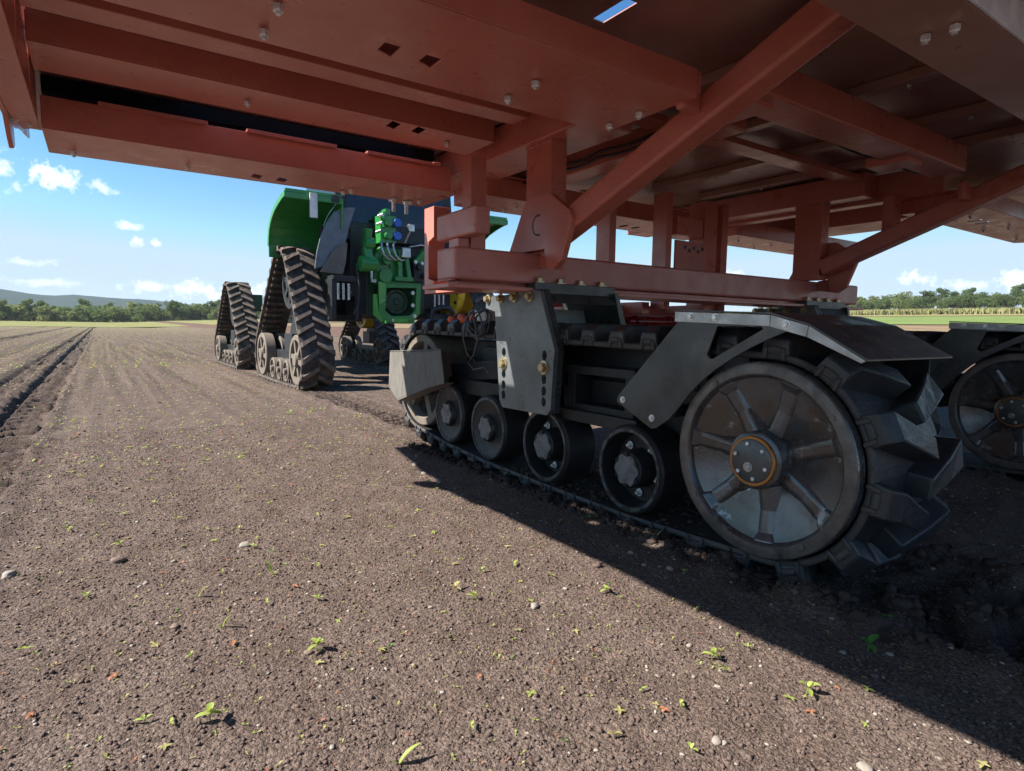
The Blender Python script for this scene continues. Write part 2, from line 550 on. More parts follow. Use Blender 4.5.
def soil_material():
    m = bpy.data.materials.new('dry_peaty_soil')
    m.use_nodes = True
    N, L = m.node_tree.nodes, m.node_tree.links
    b = N['Principled BSDF']
    b.inputs['Roughness'].default_value = 0.95
    b.inputs['Specular IOR Level'].default_value = 0.15
    tc = N.new('ShaderNodeTexCoord')
    P = tc.outputs['Object']

    def noise(sc, det, ro=.6):
        n = N.new('ShaderNodeTexNoise')
        n.inputs['Scale'].default_value = sc; n.inputs['Detail'].default_value = det; n.inputs['Roughness'].default_value = ro
        L.new(P, n.inputs['Vector'])
        return n.outputs['Fac']

    def rmp(src, a, c, x=0., y=1.):
        r = N.new('ShaderNodeMapRange')
        for k, v in (('From Min', a), ('From Max', c), ('To Min', x), ('To Max', y)):
            r.inputs[k].default_value = v
        L.new(src, r.inputs['Value'])
        return r.outputs[0]

    def mix(f, c1, c2, bl='MIX'):
        n = N.new('ShaderNodeMixRGB'); n.blend_type = bl
        for i, v in enumerate((f, c1, c2)):
            if isinstance(v, tuple):
                n.inputs[i].default_value = (*v, 1)
            elif isinstance(v, float):
                n.inputs[i].default_value = v
            else:
                L.new(v, n.inputs[i])
        return n.outputs[0]

    vor = N.new('ShaderNodeTexVoronoi')
    vor.inputs['Scale'].default_value = 105
    L.new(P, vor.inputs['Vector'])
    vor2 = N.new('ShaderNodeTexVoronoi')
    vor2.inputs['Scale'].default_value = 48
    L.new(P, vor2.inputs['Vector'])
    c = mix(rmp(noise(3.5, 6), .35, .68), (0.130, 0.095, 0.079), (0.171, 0.131, 0.112))
    # each crumb has its own tone
    sep = N.new('ShaderNodeSeparateColor'); L.new(vor.outputs['Color'], sep.inputs[0])
    cc = N.new('ShaderNodeMixRGB'); cc.blend_type = 'MULTIPLY'; cc.inputs[0].default_value = 1; L.new(c, cc.inputs[1]); L.new(mix(sep.outputs[0], (0.66, 0.65, 0.65), (1.36, 1.34, 1.33)), cc.inputs[2]); c = cc.outputs[0]
    mm = N.new('ShaderNodeMixRGB'); mm.blend_type = 'MULTIPLY'; mm.inputs[0].default_value = 1
    L.new(mix(rmp(noise(55, 4), .3, .7), (0.62, 0.60, 0.60), (1.22, 1.2, 1.16)), mm.inputs[1]); L.new(c, mm.inputs[2])
    c = mm.outputs[0]
    mp = N.new('ShaderNodeMapping'); mp.inputs['Scale'].default_value = (5.5, .10, 1); L.new(P, mp.inputs['Vector'])
    st = N.new('ShaderNodeTexNoise'); st.inputs['Scale'].default_value = 1.0; st.inputs['Detail'].default_value = 5; L.new(mp.outputs[0], st.inputs['Vector'])
    sx = N.new('ShaderNodeSeparateXYZ'); L.new(P, sx.inputs[0])
    c = mix(rmp(sx.outputs['Y'], 5, 30, 0, .42), c, (0.088, 0.064, 0.048))
    ms = N.new('ShaderNodeMixRGB'); ms.blend_type = 'MULTIPLY'
    L.new(rmp(sx.outputs['Y'], 2, 14, 0, 1), ms.inputs[0]); L.new(c, ms.inputs[1]); L.new(mix(rmp(st.outputs['Fac'], .36, .62), (0.66, 0.64, 0.62), (1.18, 1.17, 1.12)), ms.inputs[2])
    c = ms.outputs[0]
    # pale dry bits and a few straw flecks
    fl = N.new('ShaderNodeTexVoronoi'); fl.inputs['Scale'].default_value = 26; L.new(P, fl.inputs['Vector'])
    sp = N.new('ShaderNodeSeparateColor'); L.new(fl.outputs['Color'], sp.inputs[0])
    f1 = N.new('ShaderNodeMath'); f1.operation = 'MULTIPLY'
    L.new(rmp(sp.outputs[0], .93, .94), f1.inputs[0]); L.new(rmp(fl.outputs['Distance'], .22, .16), f1.inputs[1])
    c = mix(f1.outputs[0], c, (0.34, 0.28, 0.22))
    # disturbed soil is moist and darker
    at = N.new('ShaderNodeAttribute'); at.attribute_name = 'moist'
    c = mix(rmp(at.outputs['Fac'], 0, 1, 0, .88), c, (0.050, 0.037, 0.032))
    # crops and stubble change further out: seedling haze, then grass strip on the left; strips on the right
    c = mix(rmp(sx.outputs['Y'], 25, 130, 0, .45), c, (0.20, 0.17, 0.095))
    c = mix(rmp(sx.outputs['X'], 13, 16), c, (0.12, 0.072, 0.052))
    L.new(c, b.inputs['Base Color'])
    # crumbs
    h1 = N.new('ShaderNodeMath'); h1.operation = 'MULTIPLY'; L.new(rmp(vor.outputs['Distance'], 0, .75, 1, 0), h1.inputs[0]); h1.inputs[1].default_value = .55
    h2 = N.new('ShaderNodeMath'); h2.operation = 'MULTIPLY'; L.new(rmp(vor2.outputs['Distance'], 0, .75, 1, 0), h2.inputs[0]); h2.inputs[1].default_value = .55
    h3 = N.new('ShaderNodeMath'); h3.operation = 'ADD'; L.new(h1.outputs[0], h3.inputs[0]); L.new(h2.outputs[0], h3.inputs[1])
    h4 = N.new('ShaderNodeMath'); h4.operation = 'ADD'; L.new(h3.outputs[0], h4.inputs[0]); L.new(noise(220, 3), h4.inputs[1])
    bp = N.new('ShaderNodeBump')
    bp.inputs['Strength'].default_value = 1.0
    bp.inputs['Distance'].default_value = 0.010
    L.new(h4.outputs[0], bp.inputs['Height'])
    L.new(bp.outputs[0], b.inputs['Normal'])
    return m


SOIL = soil_material()
CLOD = mat('soil_crumb', (0.150, 0.107, 0.092), 0.95, 0, col2=(0.104, 0.073, 0.062), nscale=9, ndetail=3, lo=.35, hi=.65, bump=.5, bscale=200, rvar=0, spec=.15)

CLODM = mat('moist_soil_lump', (0.066, 0.049, 0.041), 0.95, 0, col2=(0.046, 0.034, 0.029), nscale=9, ndetail=3, bump=.5, bscale=120, rvar=0, spec=.15)


def grid_mesh(name, xs, ys, zf, m, attr=True):
    X, Y = np.meshgrid(xs, ys)
    Z, Mo = zf(X, Y)
    nx, ny = len(xs), len(ys)
    co = np.stack([X, Y, Z], -1).reshape(-1, 3).astype(np.float32)
    i = np.arange(nx * ny).reshape(ny, nx)
    q = np.stack([i[:-1, :-1], i[:-1, 1:], i[1:, 1:], i[1:, :-1]], -1).reshape(-1, 4).astype(np.int32)
    me = bpy.data.meshes.new(name)
    me.vertices.add(len(co)); me.vertices.foreach_set('co', co.ravel())
    me.loops.add(q.size); me.loops.foreach_set('vertex_index', q.ravel())
    me.polygons.add(len(q))
    me.polygons.foreach_set('loop_start', np.arange(0, q.size, 4, dtype=np.int32))
    me.polygons.foreach_set('use_smooth', np.ones(len(q), dtype=bool))
    me.update(calc_edges=True)
    if attr:
        a = me.attributes.new('moist', 'FLOAT', 'POINT')
        a.data.foreach_set('value', Mo.ravel().astype(np.float32))
    me.materials.append(m)
    o = bpy.data.objects.new(name, me)
    COL.objects.link(o)
    return o


def tri_soup(name, verts, faces, mats_, mat_idx=None, smooth=False):
    """verts (n,3), faces (m,k)"""
    k = faces.shape[1]
    me = bpy.data.meshes.new(name)
    me.vertices.add(len(verts)); me.vertices.foreach_set('co', verts.astype(np.float32).ravel())
    me.loops.add(faces.size); me.loops.foreach_set('vertex_index', faces.astype(np.int32).ravel())
    me.polygons.add(len(faces))
    me.polygons.foreach_set('loop_start', np.arange(0, faces.size, k, dtype=np.int32))
    if mat_idx is not None:
        me.polygons.foreach_set('material_index', mat_idx.astype(np.int32))
    if smooth:
        me.polygons.foreach_set('use_smooth', np.ones(len(faces), dtype=bool))
    me.update(calc_edges=True)
    for m in mats_:
        me.materials.append(m)
    o = bpy.data.objects.new(name, me)
    COL.objects.link(o)
    return o


# ------------------------------------------------------------------ the field
xs = np.concatenate([-graded([(1.5, 6, .05, 1.02), (6, 2600, .15, 1.12)])[::-1],
                     graded([(-1.48, 4.1, .021, 1.0), (4.12, 7.6, .045, 1.0), (7.62, 2600, .08, 1.10)])])
ys = np.concatenate([-graded([(1.0, 2600, .08, 1.13)])[::-1],
                     graded([(-.98, 3.2, .02, 1.0), (3.21, 12, .021, 1.0035), (12.05, 2600, .06, 1.022)])])
tag(grid_mesh('field', xs, ys, terrain, SOIL), kind='structure')


def strip_mat(name, a, b_, sc):
    return mat(name, a, 0.95, 0, col2=b_, nscale=sc, rvar=0, spec=.1)


def strip(name, x0, x1, y0, y1, nx, ny, lift, m):
    def zf(X, Y):
        Z, Mo = terrain(X, Y)
        return Z + lift, Mo
    return tag(grid_mesh(name, np.linspace(x0, x1, nx), np.linspace(y0, y1, ny), zf, m, False), kind='structure')


# grass and stubble strips that end the field
strip('grass_strip', -300, 59, 150, 330, 40, 60, .03, strip_mat('pale_meadow', (0.155, 0.165, 0.055), (0.225, 0.205, 0.085), .25))
strip('stubble_strip', 24, 40, -60, 140, 20, 60, .03, strip_mat('tan_stubble', (0.23, 0.17, 0.095), (0.16, 0.11, 0.07), .5))
strip('green_strip', 43, 84, -60, 140, 20, 60, .03, strip_mat('green_crop', (0.115, 0.17, 0.045), (0.165, 0.20, 0.065), .3))
strip('dry_strip', 90, 112, -60, 140, 20, 60, .03, strip_mat('yellow_crop', (0.21, 0.185, 0.075), (0.24, 0.20, 0.09), .3))


# ------------------------------------------------------------------ tracks
def hull_path(circles, step):
    """closed path (y, z) round the circles, resampled evenly; returns points, outward normals, length"""
    pts = []
    for cy, cz, r in circles:
        for k in range(240):
            t = 2 * PI * k / 240
            pts.append((cy + r * math.cos(t), cz + r * math.sin(t)))
    pts = sorted(set(pts))

    def half(ps):
        h = []
        for p in ps:
            while len(h) >= 2 and (h[-1][0] - h[-2][0]) * (p[1] - h[-2][1]) - (h[-1][1] - h[-2][1]) * (p[0] - h[-2][0]) <= 0:
                h.pop()
            h.append(p)
        return h[:-1]
    hull = np.array(half(pts) + half(pts[::-1]))
    seg = np.roll(hull, -1, 0) - hull
    ln = np.hypot(seg[:, 0], seg[:, 1])
    cum = np.concatenate([[0], np.cumsum(ln)])
    tot = cum[-1]

    def at(s):
        s = s % tot
        i = min(int(np.searchsorted(cum, s, 'right') - 1), len(hull) - 1)
        t = (s - cum[i]) / max(ln[i], 1e-9)
        return hull[i] + seg[i] * t

    def fr(s):
        p = at(s)
        d = at(s + .03) - at(s - .03)
        d = d / (np.hypot(*d) + 1e-12)
        return p, np.array([d[1], -d[0]])
    n = int(tot / step)
    return fr, tot, n


def track_belt(name, circles, x0, x1, m, parent, pitch=.26, th=.034, lug_h=.108, style='wide', inner_bars=False, step=.045, phase=0.0, sag=None):
    fr, tot, n = hull_path(circles, step)
    b = MB()

    def pos(s, w, h):
        p, nn = fr(s)
        q = p + nn * h
        return (x0 + w, q[0], q[1])
    Wd = x1 - x0
    # belt carcass: closed rectangular section swept along the path, with rounded edges
    sec = [(0.0, .006), (0.008, 0), (Wd - .008, 0), (Wd, .006), (Wd, th - .006), (Wd - .008, th), (.008, th), (0, th - .006)]
    vs, fs = [], []
    for i in range(n):
        s = tot * i / n
        for w, h in sec:
            vs.append(pos(s, w, h))
    k = len(sec)
    for i in range(n):
        i2 = (i + 1) % n
        for j in range(k):
            j2 = (j + 1) % k
            fs.append((i * k + j, i * k + j2, i2 * k + j2, i2 * k + j))
    b.add(vs, fs, {i * k + j: (2 if j in (1, 2) else 1) for i in range(n) for j in (0, 1, 2, 6, 7)} if style == 'wide' else None)
    # lugs: slanted bars from each edge to the middle, staggered
    nl = int(round(tot / pitch))
    pitch = tot / nl

    def lug(s0, side):
        def P_(ds, w, h):
            ww = w if side > 0 else Wd - w
            return pos(s0 + ds, ww, h)
        if style == 'wide':
            stations = [(-.004, -.070, .070, -.054, .054, .62), (.045, -.068, .072, -.048, .054, 1.0), (Wd * .28, -.012, .108, .004, .092, 1.0), (Wd * .55, .050, .152, .062, .140, .97)]
        else:
            stations = [(0.0, -.055, .055, -.042, .042, .8), (.03, -.052, .052, -.040, .040, 1.0), (Wd * .27, -.125, -.030, -.115, -.042, 1.0), (Wd * .50, -.195, -.110, -.186, -.122, .95)]
        vs = []
        for w, a0, a1, t0, t1, hh in stations:
            vs += [P_(a0, w, th * .8), P_(a1, w, th * .8), P_(t1, w, th + lug_h * hh), P_(t0, w, th + lug_h * hh)]
        fs = []
        for q in range(len(stations) - 1):
            for j in range(4):
                j2 = (j + 1) % 4
                f = (q * 4 + j, q * 4 + j2, q * 4 + 4 + j2, q * 4 + 4 + j)
                fs.append(f if side > 0 else f[::-1])
        e = (len(stations) - 1) * 4
        f0, f1 = (3, 2, 1, 0), (e, e + 1, e + 2, e + 3)
        fs += [f0, f1] if side > 0 else [f0[::-1], f1[::-1]]
        b.add(vs, fs, {q * 4 + 2: 1 for q in range(3)} if style != 'wide' else None)
        if style == 'wide':
            # moulded foot at the belt's edge: a raised arch around a small recess
            for (p0, p1, h0, h1) in ((-.062, -.036, .002, th + .030), (.036, .062, .002, th + .030), (-.036, .036, th + .004, th + .034)):
                q = []
                for w in (-.014, .012):
                    for ds in (p0, p1):
                        for h in (h0, h1):
                            q.append(P_(ds * (1 if h == h0 else .8), w, h))
                ff = [(0, 1, 3, 2), (4, 6, 7, 5), (0, 4, 5, 1), (2, 3, 7, 6), (0, 2, 6, 4), (1, 5, 7, 3)]
                b.add(q, ff if side > 0 else [t[::-1] for t in ff], {e_: 1 for e_ in range(6)})
    for i in range(nl):
        lug(i * pitch + phase, 1)
        lug((i + .5) * pitch + phase, -1)
    if inner_bars:
        ni = int(tot / .17)
        for i in range(ni):
            s0 = tot * i / ni
            q = [pos(s0 + ds, w, h) for w in (Wd * .10, Wd * .72) for ds in (-.030, .030) for h in (-.075, .002)]
            b.add(q, [(0, 1, 3, 2), (4, 6, 7, 5), (0, 4, 5, 1), (2, 3, 7, 6), (0, 2, 6, 4), (1, 5, 7, 3)])
    o = b.build(name, m, parent, bevel=.010 if style == 'wide' else 0, fix=True, seg=2)
    return o


def arc(cy, cz, r, a0, a1, n, x):
    return [(x, cy + r * math.cos(math.radians(a0 + (a1 - a0) * i / n)), cz + r * math.sin(math.radians(a0 + (a1 - a0) * i / n))) for i in range(n + 1)]


# ------------------------------------------------------------------ harvest trailer
TR = empty('harvest_trailer', (4.5, 2.0, 0), 'oxide red steel harvesting trailer on black rubber track units behind the green tractor', 'farm trailer')


def drive_wheel(x, cy, cz):
    R_ = .468
    b = MB()
    # flat rim ring, step and dished web; x grows away from the viewer's side
    prof = [(.0, .30), (.0, .085), (.135, .085), (.150, .10), (.345, .052), (.392, .030), (.402, .006), (.408, 0.0), (.458, 0.0), (R_, .008),
            (R_ + .002, .05), (R_ - .012, .06), (R_ - .012, .50), (R_ + .002, .51), (R_, .56), (.38, .56), (.34, .50), (.14, .48), (0, .48)]
    b.lathe(prof[1:], (x, cy, cz), (1, 0, 0), 72)
    o = b.build('drive_wheel', WHEEL, TR, origin=(x, cy, cz), smooth=32, fix=True)
    # raised radial ribs pressed into the web
    rb = MB()
    for k in range(7):
        t = 2 * PI * k / 7 + .12
        d = np.array([math.cos(t), math.sin(t)])
        p = np.array([-d[1], d[0]])
        vs = []
        for r, hw, tw, x_f, x_b in ((.12, .080, .030, .055, .115), (.25, .072, .026, .058, .105), (.355, .076, .030, .040, .075), (.400, .090, .044, .012, .040)):
            for a, xx in ((-hw, x_b), (hw, x_b), (tw, x_f), (-tw, x_f)):
                q = d * r + p * a
                vs.append((x + xx, cy + q[0], cz + q[1]))
        fs = []
        for q in range(3):
            for j in range(4):
                j2 = (j + 1) % 4
                fs.append((q * 4 + j, q * 4 + j2, q * 4 + 4 + j2, q * 4 + 4 + j))
        fs += [(3, 2, 1, 0), (12, 13, 14, 15)]
        rb.add(vs, fs)
    rb.build('spokes', WHEEL, o, origin=(x, cy, cz), bevel=.016, fix=True, seg=3)
    rim = MB().lathe([(.412, -.003), (.456, -.003), (.463, 0.001), (.463, .005), (.408, .005), (.408, .001)], (x, cy, cz), (1, 0, 0), 80, closed=True)
    for k in range(4):
        t = k * PI / 2 + .95
        rim.cyl((x - .010, cy + .425 * math.cos(t), cz + .425 * math.sin(t)), (x, cy + .425 * math.cos(t), cz + .425 * math.sin(t)), .013, 14)
    rim.build('rim_ring', WHEELRIM, o, smooth=35, fix=True)
    hub = MB().lathe([(0, -.028), (.120, -.028), (.138, -.018), (.140, .09), (0, .09)], (x, cy, cz), (1, 0, 0), 48)
    hub.build('hub', WHEEL, o, smooth=35, fix=True)
    ring = MB().lathe([(.104, -.043), (.117, -.043), (.121, -.038), (.121, -.027), (.104, -.027)], (x, cy, cz), (1, 0, 0), 48, closed=True)
    ring.build('hub_ring', BRASS, o, smooth=35, fix=True)
    cap = MB().lathe([(0, -.050), (.098, -.050), (.104, -.046), (.104, -.026), (0, -.026)], (x, cy, cz), (1, 0, 0), 48)
    cap.build('hub_cap', STEEL, o, smooth=35, fix=True)
    for k in range(6):
        t = k * PI / 3 + .3
        p = (x - .050, cy + .083 * math.cos(t), cz + .083 * math.sin(t))
        MB().bolt(p, (-1, 0, 0), .0105, .008, washer=False).build('bolt', NUT, o, fix=True)
    MB().bolt((x - .050, cy + .012, cz - .03), (-1, 0, 0), .016, .010).build('plug', SILVER, o, fix=True)
    return o


def idler_wheel(x, cy, cz, R_=.455):
    b = MB()
    b.lathe([(.36, .05), (.385, 0), (R_ - .01, 0), (R_, .01), (R_, .50), (R_ - .04, .51), (R_ - .04, .46), (.38, .09), (.36, .09)], (x, cy, cz), (1, 0, 0), 64, closed=True)
    b.lathe([(0, -.01), (.13, -.01), (.15, .02), (.15, .36), (0, .36)], (x, cy, cz), (1, 0, 0), 40)
    for k in range(5):
        t = 2 * PI * k / 5 + .5
        d = Vector((0, math.cos(t), math.sin(t)))
        c = Vector((x + .05, cy, cz))
        b.bar(c + d * .12, c + d * .375, .085, .07, (1, 0, 0))
    o = b.build('idler_wheel', WHEELDUST, TR, origin=(x, cy, cz), smooth=35, fix=True)
    for k in range(8):
        t = k * PI / 4
        MB().bolt((x - .01, cy + .10 * math.cos(t), cz + .10 * math.sin(t)), (-1, 0, 0), .013, .012, washer=False).build('bolt', WHEELDUST, o, fix=True)
    return o


def roller(x, cy, cz, R_, dish):
    t = MB().lathe([(R_ - .045, .0), (R_ - .012, -.002), (R_, .014), (R_, .24), (R_ - .012, .256), (R_ - .045, .254)], (x, cy, cz), (1, 0, 0), 56, closed=True)
    o = t.build('road_roller', TYRE, TR, origin=(x, cy, cz), smooth=35, fix=True)
    d = .10 if dish else .012
    f = MB()
    if dish:
        f.lathe([(0, .115), (.06, .115), (.205, d + .012), (R_ - .052, .030), (R_ - .040, -.004), (R_ - .018, -.006), (R_ - .016, .004), (R_ - .046, .25), (0, .25)], (x, cy, cz), (1, 0, 0), 56)
    else:
        f.lathe([(0, .008), (.20, .010), (.214, .002), (R_ - .030, -.004), (R_ - .016, -.004), (R_ - .016, .010), (R_ - .046, .25), (0, .25)], (x, cy, cz), (1, 0, 0), 56)
    f.build('roller_face', ROLLERFACE, o, smooth=32, fix=True)
    MB().lathe([(R_ - .040, -.0075), (R_ - .022, -.0075), (R_ - .019, -.004), (R_ - .019, .002), (R_ - .043, .002)], (x, cy, cz), (1, 0, 0), 56, closed=True).build('rim_edge', RIMEDGE, o, smooth=35, fix=True)
    hx = -.010 if dish else -.020
    h = MB().lathe([(0, hx), (.104, hx), (.112, hx + .008), (.122, d + .01), (0, d + .01)], (x, cy, cz), (1, 0, 0), 40)
    h.build('hub', BLACK, o, smooth=35, fix=True)
    # lobed grey cap
    pts = []
    for k in range(72):
        a = 2 * PI * k / 72
        rr = .090 + .009 * math.cos(6 * a)
        pts.append((x + hx - .010, cy + rr * math.cos(a), cz + rr * math.sin(a)))
    MB().prism(pts, (.011, 0, 0)).build('hub_cap', HUBCAP, o, fix=True)
    for k in range(6):
        a = k * PI / 3 + PI / 6
        MB().bolt((x + hx + .002, cy + .094 * math.cos(a), cz + .094 * math.sin(a)), (-1, 0, 0), .0115, .014, washer=False).build('bolt', BLACK, o, fix=True)
    if dish:
        for k in range(5):
            a = k * 2 * PI / 5 + .95
            MB().bolt((x + .104, cy + .155 * math.cos(a), cz + .155 * math.sin(a)), (-1, 0, 0), .017, .020, stud=.014).build('wheel_nut', NUT, o, fix=True)
    return o


def track_unit():
    """the track unit under the near end of the axle; the other one is a copy of its parts"""
    P0 = []
    X = 2.60
    roll = [(2.56, .305), (3.40, .310), (4.17, .325), (4.84, .362)]
    circ = [(1.67, .54, .478), (5.45, .62, .462)] + [(y, z, .276) for y, z in roll]
    P0.append(track_belt('track_belt', circ, X, X + .62, [RUBBER, RUBBEREDGE, BELTIN], TR, pitch=.262, phase=.07))
    P0.append(drive_wheel(X - .045, 1.67, .54))
    P0.append(idler_wheel(X + .03, 5.45, .62))
    for i, (y, z) in enumerate(roll):
        P0.append(roller(X + .01, y, z, .272, i < 2))
    # mud-caked cover over the idler's hub
    b = MB()
    xo = 2.46
    outer = [(xo, 5.84, .885), (xo, 5.05, .915), (xo, 4.98, .60), (xo, 5.66, .41), (xo, 5.88, .52)]
    b.prism(outer, (.012, 0, 0))
    b.prism([(xo, 5.05, .917), (xo + .01, 4.74, .945), (xo + .02, 4.69, .665), (xo, 4.98, .598)], (.014, 0, 0))
    b.prism([(xo, 5.84, .888), (xo, 5.05, .918), (xo + .01, 4.74, .948), (xo + .12, 4.76, .95), (xo + .12, 5.84, .89)], (0, 0, .010))
    b.prism([(xo, 5.66, .41), (xo, 4.98, .60), (xo + .02, 4.69, .667), (xo + .13, 4.71, .66), (xo + .13, 5.64, .40)], (0, 0, -.012))
    P0.append(b.build('idler_cover', MUDGUARD, TR, bevel=.006, fix=True))
    # frame between the rollers and the upper run
    f = MB()
    f.box(X + .26, X + .42, 2.15, 5.35, .50, .80)
    f.box(X + .30, X + .54, 2.30, 4.9, .48, 1.028)
    f.box(X + .33, X + .50, 4.9, 5.3, .58, .92)
    f.box(X + .06, X + .28, 3.62, 3.98, .70, 1.0)
    f.box(X + .05, X + .26, 2.55, 3.55, .52, .60)
    f.prism([(X + .10, 2.62, .58), (X + .10, 3.30, .58), (X + .10, 3.30, .90), (X + .10, 2.62, .90)], (.16, 0, 0),
            [[(X + .10, 2.70, .64), (X + .10, 3.18, .64), (X + .10, 3.18, .84), (X + .10, 2.70, .84)]])
    f.bar((X + .15, 3.25, .80), (X + .15, 3.62, .78), .10, .10)
    f.bar((X + .15, 3.98, .62), (X + .15, 5.40, .62), .11, .13)
    f.bar((X + .20, 4.2, .80), (X + .20, 5.3, .70), .14, .16)
    f.cyl((X + .12, 3.40, .78), (X + .12, 3.40, 1.0), .05, 16)
    f.box(X + .12, X + .50, 3.55, 3.95, .60, 1.02)
    f.box(X + .22, X + .50, 4.25, 4.60, .66, .98)
    for y, z in roll:
        f.cyl((X + .2, y, z), (X + .45, y, z), .05, 14)
        f.bar((X + .33, y, z), (X + .33, y, .6), .10, .12, (0, 1, 0))
    f.cyl((X + .15, 5.45, .62), (X + .42, 5.45, .62), .06, 16)
    f.cyl((X + .3, 1.67, .54), (X + .42, 1.67, .54), .12, 20)
    f.bar((X + .44, 1.67, .54), (X + .44, 2.4, .65), .10, .22, (0, 0, 1))
    P0.append(f.build('track_frame', BLACK, TR, bevel=.006, fix=True))
    # carrying plate bolted to the axle, with its two rows of adjusting holes
    px = 2.50

    def slots(ys, zs):
        hs = []
        for y in ys:
            for z in zs:
                hs.append([(px, y + .026 * math.cos(a), z + .034 * math.sin(a)) for a in [2 * PI * k / 12 for k in range(12)]])
        return hs
    hole_z = (.645, .72, .80, .965)
    holes = slots((3.775, 3.275), hole_z)
    pl = MB().prism([(px, 4.03, 1.375), (px, 4.04, 1.30), (px, 3.905, 1.27), (px, 3.83, .60), (px, 3.79, .548), (px, 3.235, .556), (px, 3.195, .60),
                     (px, 3.165, 1.01), (px, 3.34, 1.405), (px, 3.40, 1.415)], (.035, 0, 0), holes)
    plate = pl.build('carrier_plate', GREYPLATE, TR, bevel=.003, fix=True)
    P0.append(plate)
    for y in (4.0, 3.82, 3.64, 3.45):
        MB().bolt((px, y, 1.368), (-1, 0, 0), .025, .036).build('bolt', ZINC, plate, fix=True)
    for y in (3.775, 3.275):
        MB().bolt((px, y, .882), (-1, 0, 0), .034, .034).build('bolt', ZINC, plate, fix=True)
    br = MB()
    br.box(px + .037, px + .80, 3.44, 3.56, 1.395, 1.470)           # clamp under the axle
    br.prism([(px + .10, 3.45, 1.40), (px + .74, 3.45, 1.40), (px + .80, 3.40, 1.33), (px + .10, 3.40, 1.33)], (0, .05, .0))
    br.prism([(px + .76, 3.40, 1.42), (px + .80, 3.40, 1.42), (px + .90, 3.40, 1.16), (px + .84, 3.40, 1.16)], (0, .65, 0))
    br.prism([(px + .037, 3.345, 1.42), (px + .037, 3.17, 1.01), (px + .037, 3.20, .57), (px + .037, 3.26, .57), (px + .037, 3.25, 1.01), (px + .037, 3.44, 1.42)], (.05, 0, 0))
    br.box(px + .037, px + .80, 3.60, 4.02, 1.375, 1.395)
    P0.append(br.build('axle_clamp', STEEL, TR, bevel=.004, fix=True))
    for x in (2.60, 2.79, 2.985, 3.19):
        MB().bolt((x, 3.475, 1.47), (0, 0, 1), .027, .040).build('bolt', ZINC, P0[-1], fix=True)
    P0.append(MB().prism([(px + .13, 3.80, 1.30), (px + .82, 3.80, 1.30), (px + .88, 3.80, 1.14), (px + .17, 3.80, 1.14)], (0, .012, 0)).build('backing_plate', SPECK, TR, bevel=.003, fix=True))
    # fender: side plate with a window, flat strip and a bent top sheet
    fx = 2.52
    tri = [(fx, 1.90, 1.172), (fx, 1.955, 1.03), (fx, 1.94, 1.012), (fx, 1.92, 1.010), (fx, 1.65, 1.160), (fx, 1.66, 1.172)]
    arcp = [(fx, 2.18, .672), (fx, 2.115, .745), (fx, 2.06, .815), (fx, 1.98, .895), (fx, 1.90, .957), (fx, 1.80, 1.022), (fx, 1.71, 1.072), (fx, 1.62, 1.115), (fx, 1.535, 1.150)]
    side = MB().prism([(fx, 1.58, 1.198), (fx, 2.145, 1.198), (fx, 2.575, .757), (fx, 2.585, .722), (fx, 2.31, .600), (fx, 2.275, .606)] + arcp, (.010, 0, 0), [tri])
    fender = side.build('fender', STEEL, TR, bevel=.002, fix=True)
    P0.append(fender)
    stp = MB()
    stp.prism([(fx - .006, 2.165, 1.247), (fx - .006, 1.615, 1.225), (fx - .006, 1.615, 1.172), (fx - .006, 2.165, 1.194)], (.006, 0, 0))
    stp.prism([(fx - .006, 1.613, 1.225), (fx - .006, 1.432, 1.176), (fx - .006, 1.440, 1.128), (fx - .006, 1.613, 1.172)], (.006, 0, 0))
    stp.prism([(fx - .006, 1.430, 1.176), (fx - .006, 1.185, 1.036), (fx - .006, 1.205, 1.026), (fx - .006, 1.438, 1.128)], (.006, 0, 0))
    stp.build('edge_strip', BARE, fender, bevel=.002, fix=True)
    top = MB()
    prof = [(2.165, 1.250), (1.613, 1.228), (1.430, 1.178), (1.180, 1.036)]
    for (ya, za), (yb, zb) in zip(prof, prof[1:]):
        top.prism([(fx - .006, ya, za), (fx - .006, yb, zb), (fx + .80, yb, zb), (fx + .80, ya, za)], (0, 0, .007))
    top.build('top_sheet', STEEL, fender, fix=True)
    for y, z in ((2.06, 1.220), (1.91, 1.214), (1.535, 1.180), (2.535, .738), (2.305, .660)):
        MB().bolt((fx - (.006 if z > 1 else 0), y, z), (-1, 0, 0), .014, .012).build('bolt', NUT, fender, fix=True)
    # bracket that carries the fender
    fb = MB()
    fb.bar((X + .30, 2.2, 1.21), (X + .30, 1.62, 1.20), .05, .05)
    fb.bar((X + .30, 2.2, 1.21), (X + .34, 2.3, .75), .06, .05, (1, 0, 0))
    fb.box(fx + .012, X + .34, 2.16, 2.22, .68, .74)
    fb.prism([(X + .66, 2.2, .80), (X + .66, 1.25, .80), (X + .66, 1.25, 1.04), (X + .66, 1.43, 1.165), (X + .66, 1.61, 1.215), (X + .66, 2.2, 1.235)], (.012, 0, 0))
    P0.append(fb.build('fender_bracket', BLACK, TR, bevel=.003, fix=True))
    return P0


UNIT = track_unit()
for o in UNIT:
    copy_part(o, TR, 3.45)

# ------------------------------------------------------------------ trailer frame
def part(b, name, m, bevel=.006, parent=None, **k):
    return b.build(name, m, parent or TR, bevel=bevel, fix=True, **k)


